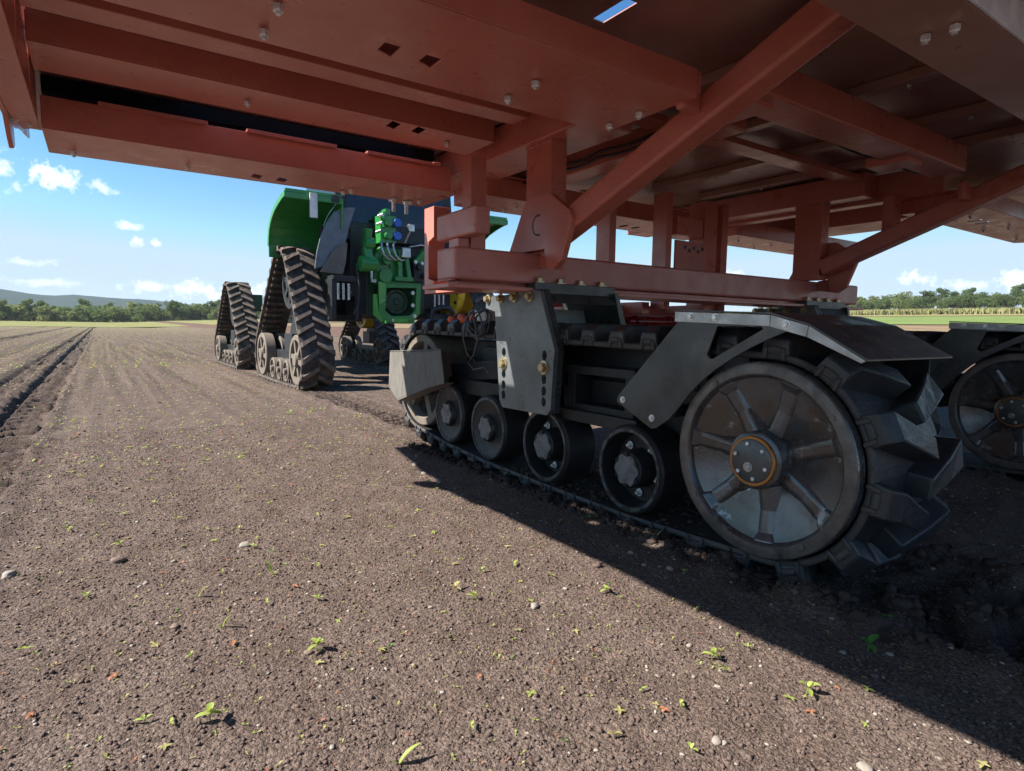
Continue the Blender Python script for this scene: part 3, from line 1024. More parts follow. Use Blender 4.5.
# axle: square tube across both units, with a flange below
ax = MB()
ax.box(1.93, 7.12, 3.50, 3.76, 1.462, 1.675)
axle = part(ax, 'axle_beam', REDSPOT, .018, seg=3)
part(MB().box(1.86, 7.20, 3.46, 3.84, 1.404, 1.432).box(1.98, 7.06, 3.56, 3.70, 1.432, 1.461), 'axle_flange', RED, .004)
part(MB().cyl((4.45, 4.35, 1.23), (5.05, 4.35, 1.23), .062, 28).cyl((5.05, 4.35, 1.23), (5.5, 4.35, 1.23), .03, 16).cyl((4.36, 4.35, 1.23), (4.45, 4.35, 1.23), .045, 20),
     'hydraulic_cylinder', REDCYL, .004, smooth=40)
part(MB().box(3.45, 5.8, 4.5, 4.75, 1.10, 1.40).box(3.40, 3.7, 4.2, 4.5, 1.16, 1.34).box(4.4, 4.5, 4.2, 4.5, 1.3, 1.42).box(4.95, 5.05, 3.9, 4.4, 1.32, 1.40), 'lower_crossmember', RED, .006)
# left end bracket: upright plate with a window, and the arm lying on the axle
part(MB().prism([(2.13, 4.36, 1.42), (2.13, 4.20, 1.42), (2.13, 4.20, 1.50), (2.13, 4.29, 1.52), (2.13, 4.29, 1.80), (2.13, 4.20, 1.83), (2.13, 4.20, 2.06), (2.13, 4.36, 2.06)], (.14, 0, 0)),
     'end_bracket', RED, .004)
part(MB().box(2.13, 2.3, 3.845, 4.36, 1.405, 1.43), 'bracket_foot', RED, .003)
part(MB().box(1.95, 2.06, 3.28, 3.80, 1.735, 1.905), 'bracket_arm', REDSPOT, .012, seg=3)
part(MB().box(1.97, 2.05, 3.53, 3.66, 1.676, 1.734), 'arm_spacer', RED, .003)
part(MB().box(2.08, 2.20, 3.56, 3.68, 1.676, 2.28), 'post', RED, .006)

# posts, gussets and braces, one set above each track unit
for k, dx in enumerate((0.0, 3.45)):
    x0 = 2.60 + dx
    part(MB().box(x0, x0 + .14, 3.37, 3.66, 1.68, 2.43), 'post', RED, .008)
    g = x0 - .055 if k == 0 else x0 + .146
    gus = MB().prism([(g, 3.80, 1.690), (g, 3.70, 1.86), (g, 3.60, 2.03), (g, 3.52, 2.065), (g, 3.30, 2.055), (g, 3.10, 1.92), (g, 3.07, 1.86), (g, 3.17, 1.60), (g, 3.26, 1.545),
                      (g, 3.33, 1.56), (g, 3.36, 1.690)], (.05, 0, 0))
    gp = part(gus, 'gusset_plate', RED, .006)
    gm = MB().prism([(g - .002, 3.43 + .07 * math.cos(t), 1.86 + .075 * math.sin(t)) for t in np.linspace(-2.0, 2.0, 14)]
                    + [(g - .002, 3.445 + .045 * math.cos(t), 1.86 + .06 * math.sin(t)) for t in np.linspace(1.9, -1.9, 14)], (.002, 0, 0))
    part(gm, 'curved_weld_mark', DARK, 0, gp)
    part(MB().prism([(g + .06, 3.495, 1.68), (g + .06, 3.495, 1.58), (g + .06, 3.28, 1.55), (g + .06, 3.25, 1.66), (g + .06, 3.30, 1.70)], (.05, 0, 0)), 'gusset_rib', RED, .004)
    xb = x0 + .055
    z_of = lambda y: 1.815 + .385 * (3.3 - y)
    part(MB().bar((xb, 3.36, z_of(3.36)), (xb, .55, z_of(.55)), .155, .16), 'diagonal_brace', RED, .022, seg=3)
    part(MB().box(x0 - .16, x0 - .018, 2.10, 2.16, 2.25, 2.40), 'stop_block', RED, .02, seg=3)
    # long members
    part(MB().box(x0 - .06, x0 + .34, 2.95, 6.05, 2.432, 2.652), 'long_beam', RED, .010)

part(MB().box(3.27, 3.47, 2.46, 5.2, 2.415, 2.60), 'long_beam', RED, .010)


def slot_pair(x, y, z):
    r = []
    for q in (0, .185):
        r.append([(x + q - .035, y - .075, z), (x + q + .035, y - .045, z), (x + q + .035, y + .075, z), (x + q - .035, y + .045, z)])
    return r


def deck_beam(x0, x1, y0, y1, z0, z1, slots_at=(), nuts=(), lip=True, chamfer=0.0, m=None):
    """folded channel: bottom sheet with slots, two webs and a lip, nuts underneath"""
    t = .008
    b = MB()
    hs = []
    for sx, sy in slots_at:
        hs += slot_pair(sx, sy, z0)
    poly = [(x0, y0, z0), (x1, y0, z0), (x1, y1, z0), (x0, y1, z0)]
    if chamfer:
        poly = [(x0, y0, z0), (x1, y0, z0), (x1, y1 - chamfer, z0), (x1 - chamfer * .6, y1, z0), (x0, y1, z0)]
    b.prism(poly, (0, 0, t), hs)
    zz = z0 + t + .0005
    b.box(x0, x1, y0, y0 + t, zz, z1)
    b.box(x0, x1 - (chamfer * .6 if chamfer else 0), y1 - t, y1, zz, z1)
    b.box(x0, x0 + t, y0 + t + .001, y1 - t - .001, zz, z1)
    b.box(x1 - t, x1, y0 + t + .001, y1 - t - .001 - chamfer, zz, z1)
    if lip:
        b.box(x0 + .02, x1 - .02, y0 + t + .001, y0 + .07, z1 - t, z1 - .001)
    o = part(b, 'deck_beam', m or RED, .0035)
    for nx, ny in nuts:
        MB().bolt((nx, ny, z0), (0, 0, -1), .020, .032, washer=False, stud=.010).build('nut', NUT, o, fix=True)
    return o


N6 = lambda ya, yb, xs_: [(x, y) for x in xs_ for y in (ya, yb)]
# left wing
deck_beam(-.36, 2.46, 2.03, 2.68, 2.28, 2.415, [(1.03, 2.425), (0.0, 2.425)], N6(2.33, 2.555, (.57, 1.70, 2.37)))
deck_beam(-.235, 2.45, 3.86, 4.27, 2.50, 2.655, [(1.70, 3.95)], [(2.16, 4.05), (.8, 4.05)], lip=False)
part(MB().box(-.235, 2.45, 3.44, 3.62, 2.56, 2.655).box(-.235, 2.45, 2.95, 3.12, 2.60, 2.655), 'floor_rib', RED, .004)
b3 = deck_beam(-.23, 2.48, 4.58, 5.20, 2.275, 2.465, [(1.045, 5.03)], [(-.09, 5.04), (.575, 5.0), (1.74, 5.09), (1.77, 4.98), (2.40, 5.02), (2.36, 5.11)])
for xa, xb in ((.05, .65), (.89, 1.51), (1.745, 2.36)):
    part(MB().box(xa, xb, 4.545, 4.60, 2.468, 2.478).box(xa, xb, 4.545, 4.553, 2.455, 2.467), 'edge_lip', RED, .002)
part(MB().tube([(2.30, 4.55, 2.472), (2.36, 4.55, 2.475), (2.46, 4.75, 2.50)], .012, 8), 'bent_rod', RED, 0)
for k, (x, z) in enumerate(((3.245, 2.47), (3.235, 2.51))):
    q = [(x + .004 * math.sin(i * 1.3 + k), 2.5 + .09 * i, z - .022 * abs(math.sin(i * .52 + k * .3))) for i in range(28)]
    part(MB().tube(q, .011, 8), 'hydraulic_hose', HOSE, 0, smooth=60)
q = [(4.0 + .10 * i, 2.20 + .006 * math.sin(i * 1.7), 2.40 - .03 * abs(math.sin(i * .45))) for i in range(15)]
part(MB().tube(q, .009, 8), 'hydraulic_hose', HOSE, 0, smooth=60)


def weld(pts):
    q = []
    for (a, b_) in zip(pts, pts[1:]):
        a, b_ = Vector(a), Vector(b_)
        n = max(4, int((b_ - a).length / .012))
        for i in range(n):
            q.append(a + (b_ - a) * i / n + Vector((random.uniform(-1, 1), random.uniform(-1, 1), random.uniform(-1, 1))) * .0016)
    part(MB().tube(q, .0065, 6), 'weld_bead', RED, 0, smooth=60)


for dx in (0.0, 3.45):
    weld([(2.597 + dx, 3.66, 1.680), (2.597 + dx, 3.367, 1.680), (2.74 + dx, 3.367, 1.680)])
    weld([(2.597 + dx, 3.66, 2.428), (2.597 + dx, 3.367, 2.428), (2.74 + dx, 3.367, 2.428)])
weld([(1.925, 3.5, 1.46), (1.925, 3.74, 1.46)])
weld([(1.99, 3.535, 1.459), (2.5, 3.535, 1.459)])
weld([(2.50, 2.10, 2.41), (2.47, 2.03, 2.40), (2.466, 2.03, 2.29)])
# nuts with long studs near the right end of the front beam
for x, y in ((2.20, 5.12), (2.34, 5.16)):
    part(MB().cyl((x, y, 2.275), (x, y, 2.16), .016, 12).bolt((x, y, 2.27), (0, 0, -1), .024, .03), 'hanging_bolt', NUT, 0, b3)
# side member on the far left
sm = MB()
sm.prism([(-.372, -1.4, 2.30), (-.245, -1.4, 2.30), (-.245, 4.70, 2.30), (-.33, 4.78, 2.30), (-.372, 4.40, 2.30)], (0, 0, .008))
sm.box(-.372, -.364, -1.4, 4.40, 2.3085, 2.656)
sm.box(-.253, -.245, -1.4, 3.02, 2.3085, 2.655)
sm.box(-.253, -.245, 3.10, 3.50, 2.3085, 2.655)
sm.box(-.253, -.245, 3.56, 4.10, 2.3085, 2.655)
sm.box(-.253, -.245, 4.17, 4.575, 2.3085, 2.655)
sid = part(sm, 'side_member', RED, .003)
part(MB().prism([(-.398, 4.10, 2.40), (-.398, 4.80, 2.40), (-.398, 4.82, 2.20), (-.398, 4.74, 2.17), (-.398, 4.66, 2.20), (-.398, 4.50, 2.298), (-.398, 4.10, 2.298)], (.024, 0, 0)), 'end_tab', RED, .004)
for x, y in ((-.35, 4.58), (-.29, 4.62)):
    MB().bolt((x, y, 2.30), (0, 0, -1), .013, .016).build('nut', NUT, sid, fix=True)
# platform floor above everything: sheets with gaps between them
fl = MB()


def sheet(x0, x1, y0, y1, z, holes=()):
    fl.prism([(x0, y0, z), (x1, y0, z), (x1, y1, z), (x0, y1, z)], (0, 0, .006),
             [[(a, c, z), (b_, c, z), (b_, d, z), (a, d, z)] for a, b_, c, d in holes])


sheet(-.40, 2.51, -1.5, 2.61, 2.66, [(2.06, 2.13, 2.13, 2.36), (1.55, 1.60, 2.30, 2.56)])
sheet(-.25, 2.51, 2.60, 4.285, 2.668)
sheet(-.40, .50, 4.28, 6.22, 2.66)
sheet(.495, 2.22, 4.80, 6.15, 2.668)
sheet(2.215, 2.51, 4.28, 6.15, 2.66)
sheet(2.50, 5.95, -1.5, 6.1, 2.676)
sheet(5.94, 9.8, -1.5, 6.1, 2.684)
part(fl, 'platform_floor', SHEENRED, 0)
part(MB().box(-.235, .48, 4.30, 4.60, 2.60, 2.655).box(-.235, 2.45, 4.82, 5.44, 2.56, 2.655), 'dark_void_sheet', VOIDBLACK, .004)  # black sheets added to paint the void behind the beams dark
part(MB().box(-.24, 2.6, 4.98, 5.02, 2.69, 3.5), 'added_dark_backing', VOIDBLACK, .004)  # black panel added so the gap stays dark while sun enters
part(MB().box(.85, 1.68, 2.05, 2.70, 3.0, 3.02).box(.86, .90, 2.06, 2.10, 2.668, 3.0).box(.86, .90, 2.65, 2.69, 2.668, 3.0).box(1.63, 1.67, 2.06, 2.10, 2.668, 3.0), 'added_sun_block', WHITE, .003)  # added out of view to keep sun from falling through a floor slot
part(MB().prism([(-.40, 4.42, 2.36), (-.40, 5.20, 2.40), (-.40, 5.50, 2.47), (-.40, 6.20, 2.58), (-.40, 6.20, 2.655), (-.40, 4.42, 2.66)], (.012, 0, 0)), 'added_shadow_skirt', RED, .002)  # plate added to shape the front left tip of the deck shadow
# structure above the near beam

# centre section
T1 = part(MB().box(2.86, 5.4, 1.93, 2.17, 2.36, 2.54), 'cross_beam', RED, .012, seg=3)
for x in (2.82, 4.62):
    part(MB().box(x, x + .22, 2.0, 2.28, 2.33, 2.40), 'pad_block', RED, .004)
deck_beam(2.85, 5.80, 4.60, 5.20, 2.30, 2.47, [(4.9, 5.0)], N6(4.8, 5.0, (3.3, 4.4, 5.5)))
for xa, xb in ((3.0, 3.6), (3.9, 4.5), (4.9, 5.5)):
    part(MB().box(xa, xb, 4.545, 4.60, 2.474, 2.484), 'edge_lip', RED, .002)
part(MB().prism([(2.75, -1.4, 2.56), (5.9, -1.4, 2.56), (5.9, .75, 2.56), (2.75, .75, 2.56)], (0, 0, .006)),
     'floor_pan', SHEENRED, 0)
for x in (3.05, 3.95, 4.85, 5.60):
    rb_ = part(MB().box(x, x + .09, 1.52, 4.55, 2.612, 2.672), 'floor_rib', SHEENRED, .004)
    for y in (1.75, 2.35, 3.0, 3.8):
        MB().bolt((x + .045, y, 2.612), (0, 0, -1), .015, .022, washer=False, stud=.010).build('nut', NUT, rb_, fix=True)
part(MB().box(3.0, 5.9, 2.95, 3.12, 2.56, 2.608), 'floor_rib', RED, .004)
# right wing and the near edge beam
deck_beam(6.4, 9.6, 4.60, 5.25, 2.30, 2.47, [(8.2, 5.0)], N6(4.8, 5.05, (6.7, 7.4, 8.9)), chamfer=.3)
deck_beam(6.4, 9.6, 2.20, 2.80, 2.28, 2.44, [(7.3, 2.5)], N6(2.40, 2.62, (6.9, 7.9, 8.9)), chamfer=.3)
deck_beam(1.7, 9.6, .973, 1.28, 2.33, 2.42, [], N6(1.06, 1.16, (2.75, 4.3, 5.6)), lip=False, m=SHEENRED)
part(MB().box(1.7, 9.6, .958, .970, 2.332, 2.95), 'edge_panel', PANEL, .002)
part(MB().box(2.9, 6.0, 1.42, 1.50, 2.56, 2.66), 'floor_rail', RED, .005)
part(MB().box(6.25, 6.40, 2.4, 5.2, 2.40, 2.66).box(7.6, 7.75, 2.4, 5.2, 2.45, 2.66), 'long_beam', RED, .008)
# far posts standing behind the axle and the bolted mounting bracket
for x, y, w in ((3.80, 4.05, .08), (4.54, 4.05, .08)):
    part(MB().box(x, x + w, y, y + .18, 1.35, 2.47), 'post', RED, .006)
part(MB().box(5.10, 5.30, 4.05, 4.25, 1.30, 2.45).box(5.38, 5.48, 4.05, 4.25, 1.30, 2.45), 'post', RED, .006)
mb_ = part(MB().box(4.64, 5.09, 4.02, 4.04, 1.62, 2.02), 'mounting_bracket', REDSPOT, .004)
for i in range(5):
    MB().bolt((4.78 + .065 * i, 4.02, 1.96 - (i % 2) * .03), (0, -1, 0), .014, .014).build('bolt', HUBCAP, mb_, fix=True)
part(MB().box(4.70, 5.09, 4.06, 4.3, 2.08, 2.26), 'bracket_arm', RED, .006)
part(MB().box(6.15, 6.3, 2.75, 2.85, 2.05, 2.43).box(6.45, 6.62, 2.4, 2.7, 2.18, 2.44), 'post', RED, .004)

# cable coil and orange strap lying on the upper run of the near track
pts = []
for i in range(90):
    t = i / 89 * 2 * PI * 3.2
    r = .11 + .012 * math.sin(i * .7)
    pts.append((2.58 + .05 * math.sin(t * .5 + i * .02), 4.28 + r * math.cos(t) + .01 * math.sin(i), 1.19 + r * .95 * math.sin(t)))
pts += [(2.56, 4.25, 1.05), (2.55, 4.30, .92), (2.57, 4.42, .85), (2.55, 4.30, .80), (2.54, 4.12, .83), (2.53, 4.02, .79)]
pts = [(2.60, 4.10, 1.32), (2.58, 4.15, 1.33)] + pts
part(MB().tube(pts, .0075, 6), 'cable', CABLE, 0, smooth=60)
part(MB().tube([(2.54, 4.42, 1.22), (2.53, 4.44, 1.05), (2.55, 4.40, .92), (2.60, 4.36, .86)], .008, 6), 'cable', CABLE, 0, smooth=60)
ob = MB()
for i in range(7):
    y = 4.55 + .07 * i
    ob.lathe([(0, -.035), (.030, -.02), (.036, .0), (.028, .03), (0, .04)], (2.70 + .03 * math.sin(i * 2.1), y, 1.225 + .012 * math.cos(i * 1.7)), (.3, 1, .3 * math.sin(i)), 10)
part(ob, 'orange_strap', ORANGE, 0, smooth=60)
part(MB().box(2.66, 2.80, 4.30, 4.48, 1.20, 1.29), 'sensor_box', WHITE, .012)


# ------------------------------------------------------------------ tractor
TC = empty('tractor', (5.0, 13.0, 0), 'large green tractor on four dusty rubber tracks, seen from behind beyond the red trailer', 'tractor')


def tp(b, name, m, bevel=.006, parent=None, **k):
    return b.build(name, m, parent or TC, bevel=bevel, fix=True, **k)


def tractor_wheel(name, x, cy, cz, R_, wdt, m, ns=6):
    b = MB()
    b.lathe([(R_ * .78, .03), (R_ * .80, 0), (R_ - .015, 0), (R_, .015), (R_, wdt), (R_ * .8, wdt), (R_ * .78, wdt - .03)], (x, cy, cz), (1, 0, 0), 44, closed=True)
    b.lathe([(0, -.03), (R_ * .24, -.03), (R_ * .30, .02), (R_ * .30, wdt * .8), (0, wdt * .8)], (x, cy, cz), (1, 0, 0), 28)
    b.lathe([(R_ * .28, wdt * .30), (R_ * .8, wdt * .35), (R_ * .8, wdt * .42), (R_ * .28, wdt * .42)], (x, cy, cz), (1, 0, 0), 28, closed=True)
    for k in range(ns):
        t = 2 * PI * k / ns + .2
        d = Vector((0, math.cos(t), math.sin(t)))
        c = Vector((x + wdt * .2, cy, cz))
        b.bar(c + d * R_ * .26, c + d * R_ * .79, R_ * .17, wdt * .3, (1, 0, 0))
    return tp(b, name, m, 0, origin=(x, cy, cz), smooth=35)


def tractor_track(x0, rear, left):
    Wd = .58
    if rear:
        circ = [(12.05, 1.96, .57), (11.02, .52, .46), (13.75, .52, .46), (11.9, .27, .22), (12.4, .27, .22), (12.9, .27, .22)]
        idl = [(11.02, .52, .45), (13.75, .52, .45)]
        rol = [(11.85, .27, .21), (12.38, .27, .21), (12.9, .27, .21)]
    else:
        circ = [(17.9, 1.60, .58), (16.65, .44, .38), (19.6, .44, .38), (17.7, .24, .19), (18.5, .24, .19)]
        idl = [(16.65, .44, .37), (19.6, .44, .37)]
        rol = [(17.6, .24, .18), (18.15, .24, .18), (18.7, .24, .18)]
    track_belt('track_belt', circ, x0, x0 + Wd, [RUBBER_DUSTY, LUGTOP], TC, pitch=.26 if rear else .25, th=.035, lug_h=.070, style='tractor', inner_bars=True, step=.06)
    for y, z, r in idl:
        tractor_wheel('idler_wheel', x0 + .03, y, z, r, .20, WHEELDUST)
        tractor_wheel('idler_wheel', x0 + .35, y, z, r, .20, WHEELDUST)
    for y, z, r in rol:
        tractor_wheel('track_roller', x0 + .05, y, z, r, .48, WHEELDUST, 5)
    cy, cz, cr = circ[0]
    tractor_wheel('drive_wheel', x0 + (.20 if left else .0), cy, cz, cr - .05, .30, DARK if left else YELLOW, 8)
    u = MB()
    ya, yb = idl[0][0], idl[1][0]
    u.bar((x0 + .29, ya, idl[0][1]), (x0 + .29, yb, idl[1][1]), .10, .22)
    u.prism([(x0 + .36, ya + .85, .60), (x0 + .36, yb - .85, .60), (x0 + .36, cy + .2, cz - .3), (x0 + .36, cy - .2, cz - .3)], (.10, 0, 0))
    u.box(x0 + .16, x0 + .42, cy - .30, cy + .25, .62, .98)
    tp(u, 'undercarriage', DARK, .01)


for rear in (True, False):
    tractor_track(2.83, rear, True)
    tractor_track(6.60, rear, False)

# rear body: dark transmission case, frame and cab
b = MB()
b.box(4.30, 5.55, 11.35, 17.5, 1.35, 2.35)
b.box(3.55, 6.5, 11.75, 12.35, 1.75, 2.25)
b.box(4.45, 5.40, 17.5, 20.2, 1.2, 2.0)
b.box(3.45, 4.25, 17.6, 18.2, 1.5, 1.95)
b.box(5.70, 6.6, 17.6, 18.2, 1.5, 1.95)
b.cyl((3.42, 12.05, 2.02), (4.3, 12.05, 2.02), .26, 28)
b.cyl((5.55, 12.05, 2.02), (6.6, 12.05, 2.02), .26, 28)
tp(b, 'transmission', DGREEN, .02)
b = MB()
b.box(3.52, 6.45, 11.55, 11.75, 2.35, 3.0)
b.box(3.62, 4.28, 11.5, 13.2, 1.23, 1.36)
b.box(5.55, 6.5, 11.6, 13.2, 1.30, 1.75)
b.box(3.55, 4.25, 11.9, 13.6, 1.36, 2.4)
b.box(4.0, 4.32, 11.36, 11.7, 1.36, 3.0)
b.box(5.45, 6.3, 11.36, 11.7, 1.5, 2.6)
tp(b, 'rear_frame', DARK, .012)
# cab
b = MB()
b.prism([(3.70, 11.7, 3.02), (6.30, 11.7, 3.02), (6.25, 11.45, 3.20), (6.22, 11.55, 4.35), (3.78, 11.55, 4.35), (3.75, 11.45, 3.20)], (0, .05, 0))
b.box(3.80, 6.2, 11.75, 13.9, 2.40, 3.05)
cab = tp(b, 'cab_body', DARK, .01)
g = MB()
g.prism([(3.95, 11.43, 3.12), (6.05, 11.43, 3.12), (6.0, 11.53, 4.25), (4.0, 11.53, 4.25)], (0, .012, 0))
g.prism([(3.78, 11.7, 3.1), (3.78, 13.8, 3.0), (3.85, 13.6, 4.3), (3.85, 11.7, 4.3)], (.012, 0, 0))
g.prism([(6.22, 11.7, 3.1), (6.22, 13.8, 3.0), (6.15, 13.6, 4.3), (6.15, 11.7, 4.3)], (-.012, 0, 0))
g.prism([(3.9, 13.9, 3.0), (6.1, 13.9, 3.0), (6.05, 13.65, 4.3), (3.95, 13.65, 4.3)], (0, -.012, 0))
tp(g, 'cab_window', GLASSY, 0)
tp(MB().box(3.68, 6.32, 11.4, 13.9, 4.35, 4.55), 'cab_roof', GREEN, .06, seg=3)
h = MB().prism([(4.35, 13.95, 2.36), (4.35, 18.9, 2.20), (4.35, 19.6, 2.45), (4.35, 19.3, 2.85), (4.35, 17.5, 3.10), (4.35, 13.95, 3.25)], (1.2, 0, 0))
tp(h, 'hood', GREEN, .08, seg=3)
tp(MB().box(3.50, 4.28, 14.3, 16.6, 1.35, 2.25), 'fuel_tank', PALEBLUE, .06, seg=3)
tp(MB().box(5.60, 6.45, 14.3, 16.6, 1.35, 2.25), 'fuel_tank', DARK, .06, seg=3)
tp(MB().cyl((5.8, 14.3, 3.0), (5.8, 14.3, 4.6), .09, 18), 'exhaust', DARK, 0, smooth=40)

# fenders: curved green shells above the rear tracks with a grey dusted splash plate
for x0, x1, xin in ((2.72, 3.70, 3.70), (7.28, 6.30, 6.30)):
    prof = [(12.22, 2.42), (12.22, 2.66), (12.19, 2.82), (12.12, 2.96), (12.01, 3.08), (11.86, 3.18), (11.66, 3.27), (11.40, 3.34), (11.15, 3.39), (10.92, 3.42)]
    b = MB()
    for (ya, za), (yb, zb) in zip(prof, prof[1:]):
        b.prism([(x0, ya, za), (x1, ya, za), (x1, yb, zb), (x0, yb, zb)], (0, .022, .022))
    sgn = 1 if x1 > x0 else -1
    inner = [(xin, y, z - .002) for y, z in prof] + [(xin, 10.98, 2.9), (xin, 11.4, 2.45), (xin, 11.9, 2.3)]
    b.prism(inner, (.03 * sgn, 0, 0))
    rimv = [(x0, y, z) for y, z in prof]
    for (p, q) in zip(rimv, rimv[1:]):
        b.bar((p[0] - .004 * sgn, p[1], p[2] - .03), (q[0] - .004 * sgn, q[1], q[2] - .03), .03, .10)
    b.bar((x0, 10.95, 3.40), (x1, 10.95, 3.40), .04, .16)
    fd = tp(b, 'fender', GREEN, .008)
    if sgn > 0:
        tp(MB().box(3.12, 3.25, 10.87, 10.90, 3.02, 3.44), 'reflector', WHITE, .004, fd)
        tp(MB().box(3.52, 3.66, 10.90, 10.928, 3.34, 3.46), 'rear_lamp', DARK, .004, fd)
# curved splash plate and its dusted foot
cx = 3.74
pts = [(3.30, 11.0, 2.52), (3.34, 11.0, 2.75), (3.42, 11.0, 2.96), (3.54, 11.0, 3.12), (3.70, 11.0, 3.22), (3.97, 11.0, 3.26), (3.86, 11.0, 2.85), (3.77, 11.0, 2.60), (3.66, 11.0, 2.44), (3.50, 11.0, 2.52)]
pts = [(3.22, 11.0, 2.15), (3.26, 11.0, 2.45), (3.33, 11.0, 2.72), (3.44, 11.0, 2.98), (3.58, 11.0, 3.18), (3.75, 11.0, 3.28), (3.98, 11.0, 3.30), (3.86, 11.0, 2.95), (3.78, 11.0, 2.62), (3.66, 11.0, 2.60), (3.50, 11.0, 2.44), (3.38, 11.0, 2.20)]
tp(MB().prism(pts, (0, .03, 0)), 'splash_plate', SLATE, .01)
tp(MB().prism([(3.30, 10.97, 2.10), (3.40, 10.97, 2.26), (3.52, 10.97, 2.46), (3.66, 10.97, 2.61), (3.82, 10.97, 2.66), (3.78, 10.97, 2.28), (3.72, 10.97, 2.08)], (0, .03, 0)), 'mud_flap', MUDGUARD, .01)
# battery step and small cylinders by the left track
b = MB()
b.box(3.55, 4.0, 11.0, 11.35, 1.95, 2.06)
b.box(3.52, 3.60, 11.0, 11.4, 1.25, 2.0)
b.box(3.96, 4.02, 11.0, 11.4, 1.25, 1.7)
tp(b, 'step_frame', DARK, .01)
for x in (3.64, 3.74, 3.84):
    tp(MB().cyl((x, 11.02, 1.62), (x, 11.02, 1.92), .028, 14), 'strut', SILVER, 0, smooth=40)
tp(MB().tube([(3.98, 11.0, 2.3), (4.02, 10.95, 1.9), (4.0, 10.95, 1.6), (3.92, 10.98, 1.35)], .018, 8), 'hose', HOSE, 0, smooth=60)

# rear hitch: open bright green drawbar frame with a dished cover inside
b = MB()
b.prism([(4.45, 11.0, 1.95), (5.30, 11.0, 1.98), (5.28, 11.0, 1.40), (5.14, 11.0, 1.25), (4.62, 11.0, 1.22), (4.40, 11.0, 1.35)], (0, .035, 0),
        [[(4.58, 11.0, 1.88), (5.20, 11.0, 1.90), (5.18, 11.0, 1.46), (5.06, 11.0, 1.36), (4.68, 11.0, 1.34), (4.55, 11.0, 1.44)]])
b.box(4.45, 5.30, 11.03, 11.35, 1.95, 2.0)
b.box(5.24, 5.30, 11.03, 11.35, 1.40, 1.95)
b.box(4.60, 5.18, 11.03, 11.40, 1.20, 1.27)
hf = tp(b, 'hitch_frame', GREEN, .008)
tp(MB().prism([(4.40, 10.96, 1.99), (4.56, 11.0, 1.97), (4.55, 11.0, 1.62), (4.41, 10.96, 1.55)], (0, .03, 0)).box(4.72, 5.0, 10.95, 11.03, 1.22, 1.30).prism([(4.30, 10.98, 1.75), (4.38, 10.98, 1.75), (4.40, 10.98, 1.40), (4.52, 10.98, 1.25), (4.46, 10.98, 1.22), (4.30, 10.98, 1.36)], (0, .03, 0)),
   'sunlit_edge_plate', SUNLITGREEN, .006)  # sunlit cheek and edges of the frame, brightened by colour
b = MB()
b.lathe([(0, -.02), (.05, -.02), (.07, .0), (.17, .01), (.19, -.02), (.24, -.02), (.27, .02), (.31, .04)], (4.87, 11.22, 1.63), (0, 1, 0), 32)
for k in range(8):
    t = k * PI / 4
    b.bolt((4.87 + .215 * math.cos(t), 11.20, 1.63 + .215 * math.sin(t)), (0, -1, 0), .02, .02)
b.box(4.50, 5.24, 11.26, 11.3, 1.27, 1.95)
tp(b, 'gear_cover', DGREEN, .004)
for x, z in ((5.12, 1.80), (5.12, 1.56), (5.16, 1.35), (4.72, 1.26)):
    tp(MB().bolt((x, 11.0, z), (0, -1, 0), .026, .03), 'bolt', NUT, 0, hf)
# casting above the frame with two ribs
b = MB()
b.prism([(4.38, 11.1, 2.0), (5.12, 11.1, 2.0), (5.10, 11.1, 2.35), (4.96, 11.1, 2.62), (4.50, 11.1, 2.66), (4.36, 11.1, 2.45)], (0, .25, 0))
b.prism([(4.80, 10.95, 2.05), (4.88, 10.95, 2.05), (4.90, 11.0, 2.60), (4.83, 11.0, 2.62)], (0, .15, 0))
b.prism([(5.0, 10.95, 2.05), (5.08, 10.95, 2.08), (5.02, 11.0, 2.58), (4.95, 11.0, 2.60)], (0, .15, 0))
b.box(4.74, 5.12, 10.95, 11.1, 2.02, 2.10)
b.cyl((4.56, 11.15, 2.1), (4.56, 10.98, 2.1), .13, 20)
b.cyl((4.60, 11.12, 2.42), (4.60, 10.98, 2.42), .10, 20)
for x, z in ((4.44, 2.2), (4.7, 2.3), (4.48, 2.55), (4.75, 2.55), (4.66, 2.0)):
    b.bolt((x, 11.1, z), (0, -1, 0), .03, .04)
tp(b, 'hitch_casting', GREEN, .012)
# lift arms
tp(MB().bar((4.22, 11.0, 2.95), (4.20, 11.05, 2.62), .13, .16, (0, 1, 0)).bar((4.20, 11.05, 2.62), (4.24, 11.0, 2.20), .15, .2, (0, 1, 0)).cyl((4.05, 11.0, 2.30), (4.36, 11.0, 2.30), .15, 20).cyl((4.14, 10.98, 2.68), (4.32, 10.98, 2.68), .11, 18), 'lift_arm', GREEN, .02)
tp(MB().bar((5.55, 11.0, 2.80), (5.20, 11.05, 2.40), .12, .16, (0, 1, 0)).cyl((5.44, 10.98, 2.76), (5.62, 10.98, 2.76), .11, 18).box(5.18, 5.5, 11.1, 11.3, 2.2, 2.5), 'lift_arm', GREEN, .02)
tp(MB().box(5.14, 5.36, 10.98, 11.2, 2.02, 2.42).cyl((5.22, 10.98, 2.3), (5.22, 10.85, 2.3), .06, 14).cyl((5.34, 10.98, 2.14), (5.34, 10.88, 2.14), .05, 14), 'coupling_block', DARK, .015)
for x, z in ((5.16, 2.40), (5.30, 2.38), (5.36, 2.16)):
    tp(MB().bolt((x, 10.95, z), (0, -1, 0), .024, .03), 'fitting', NUT, 0)
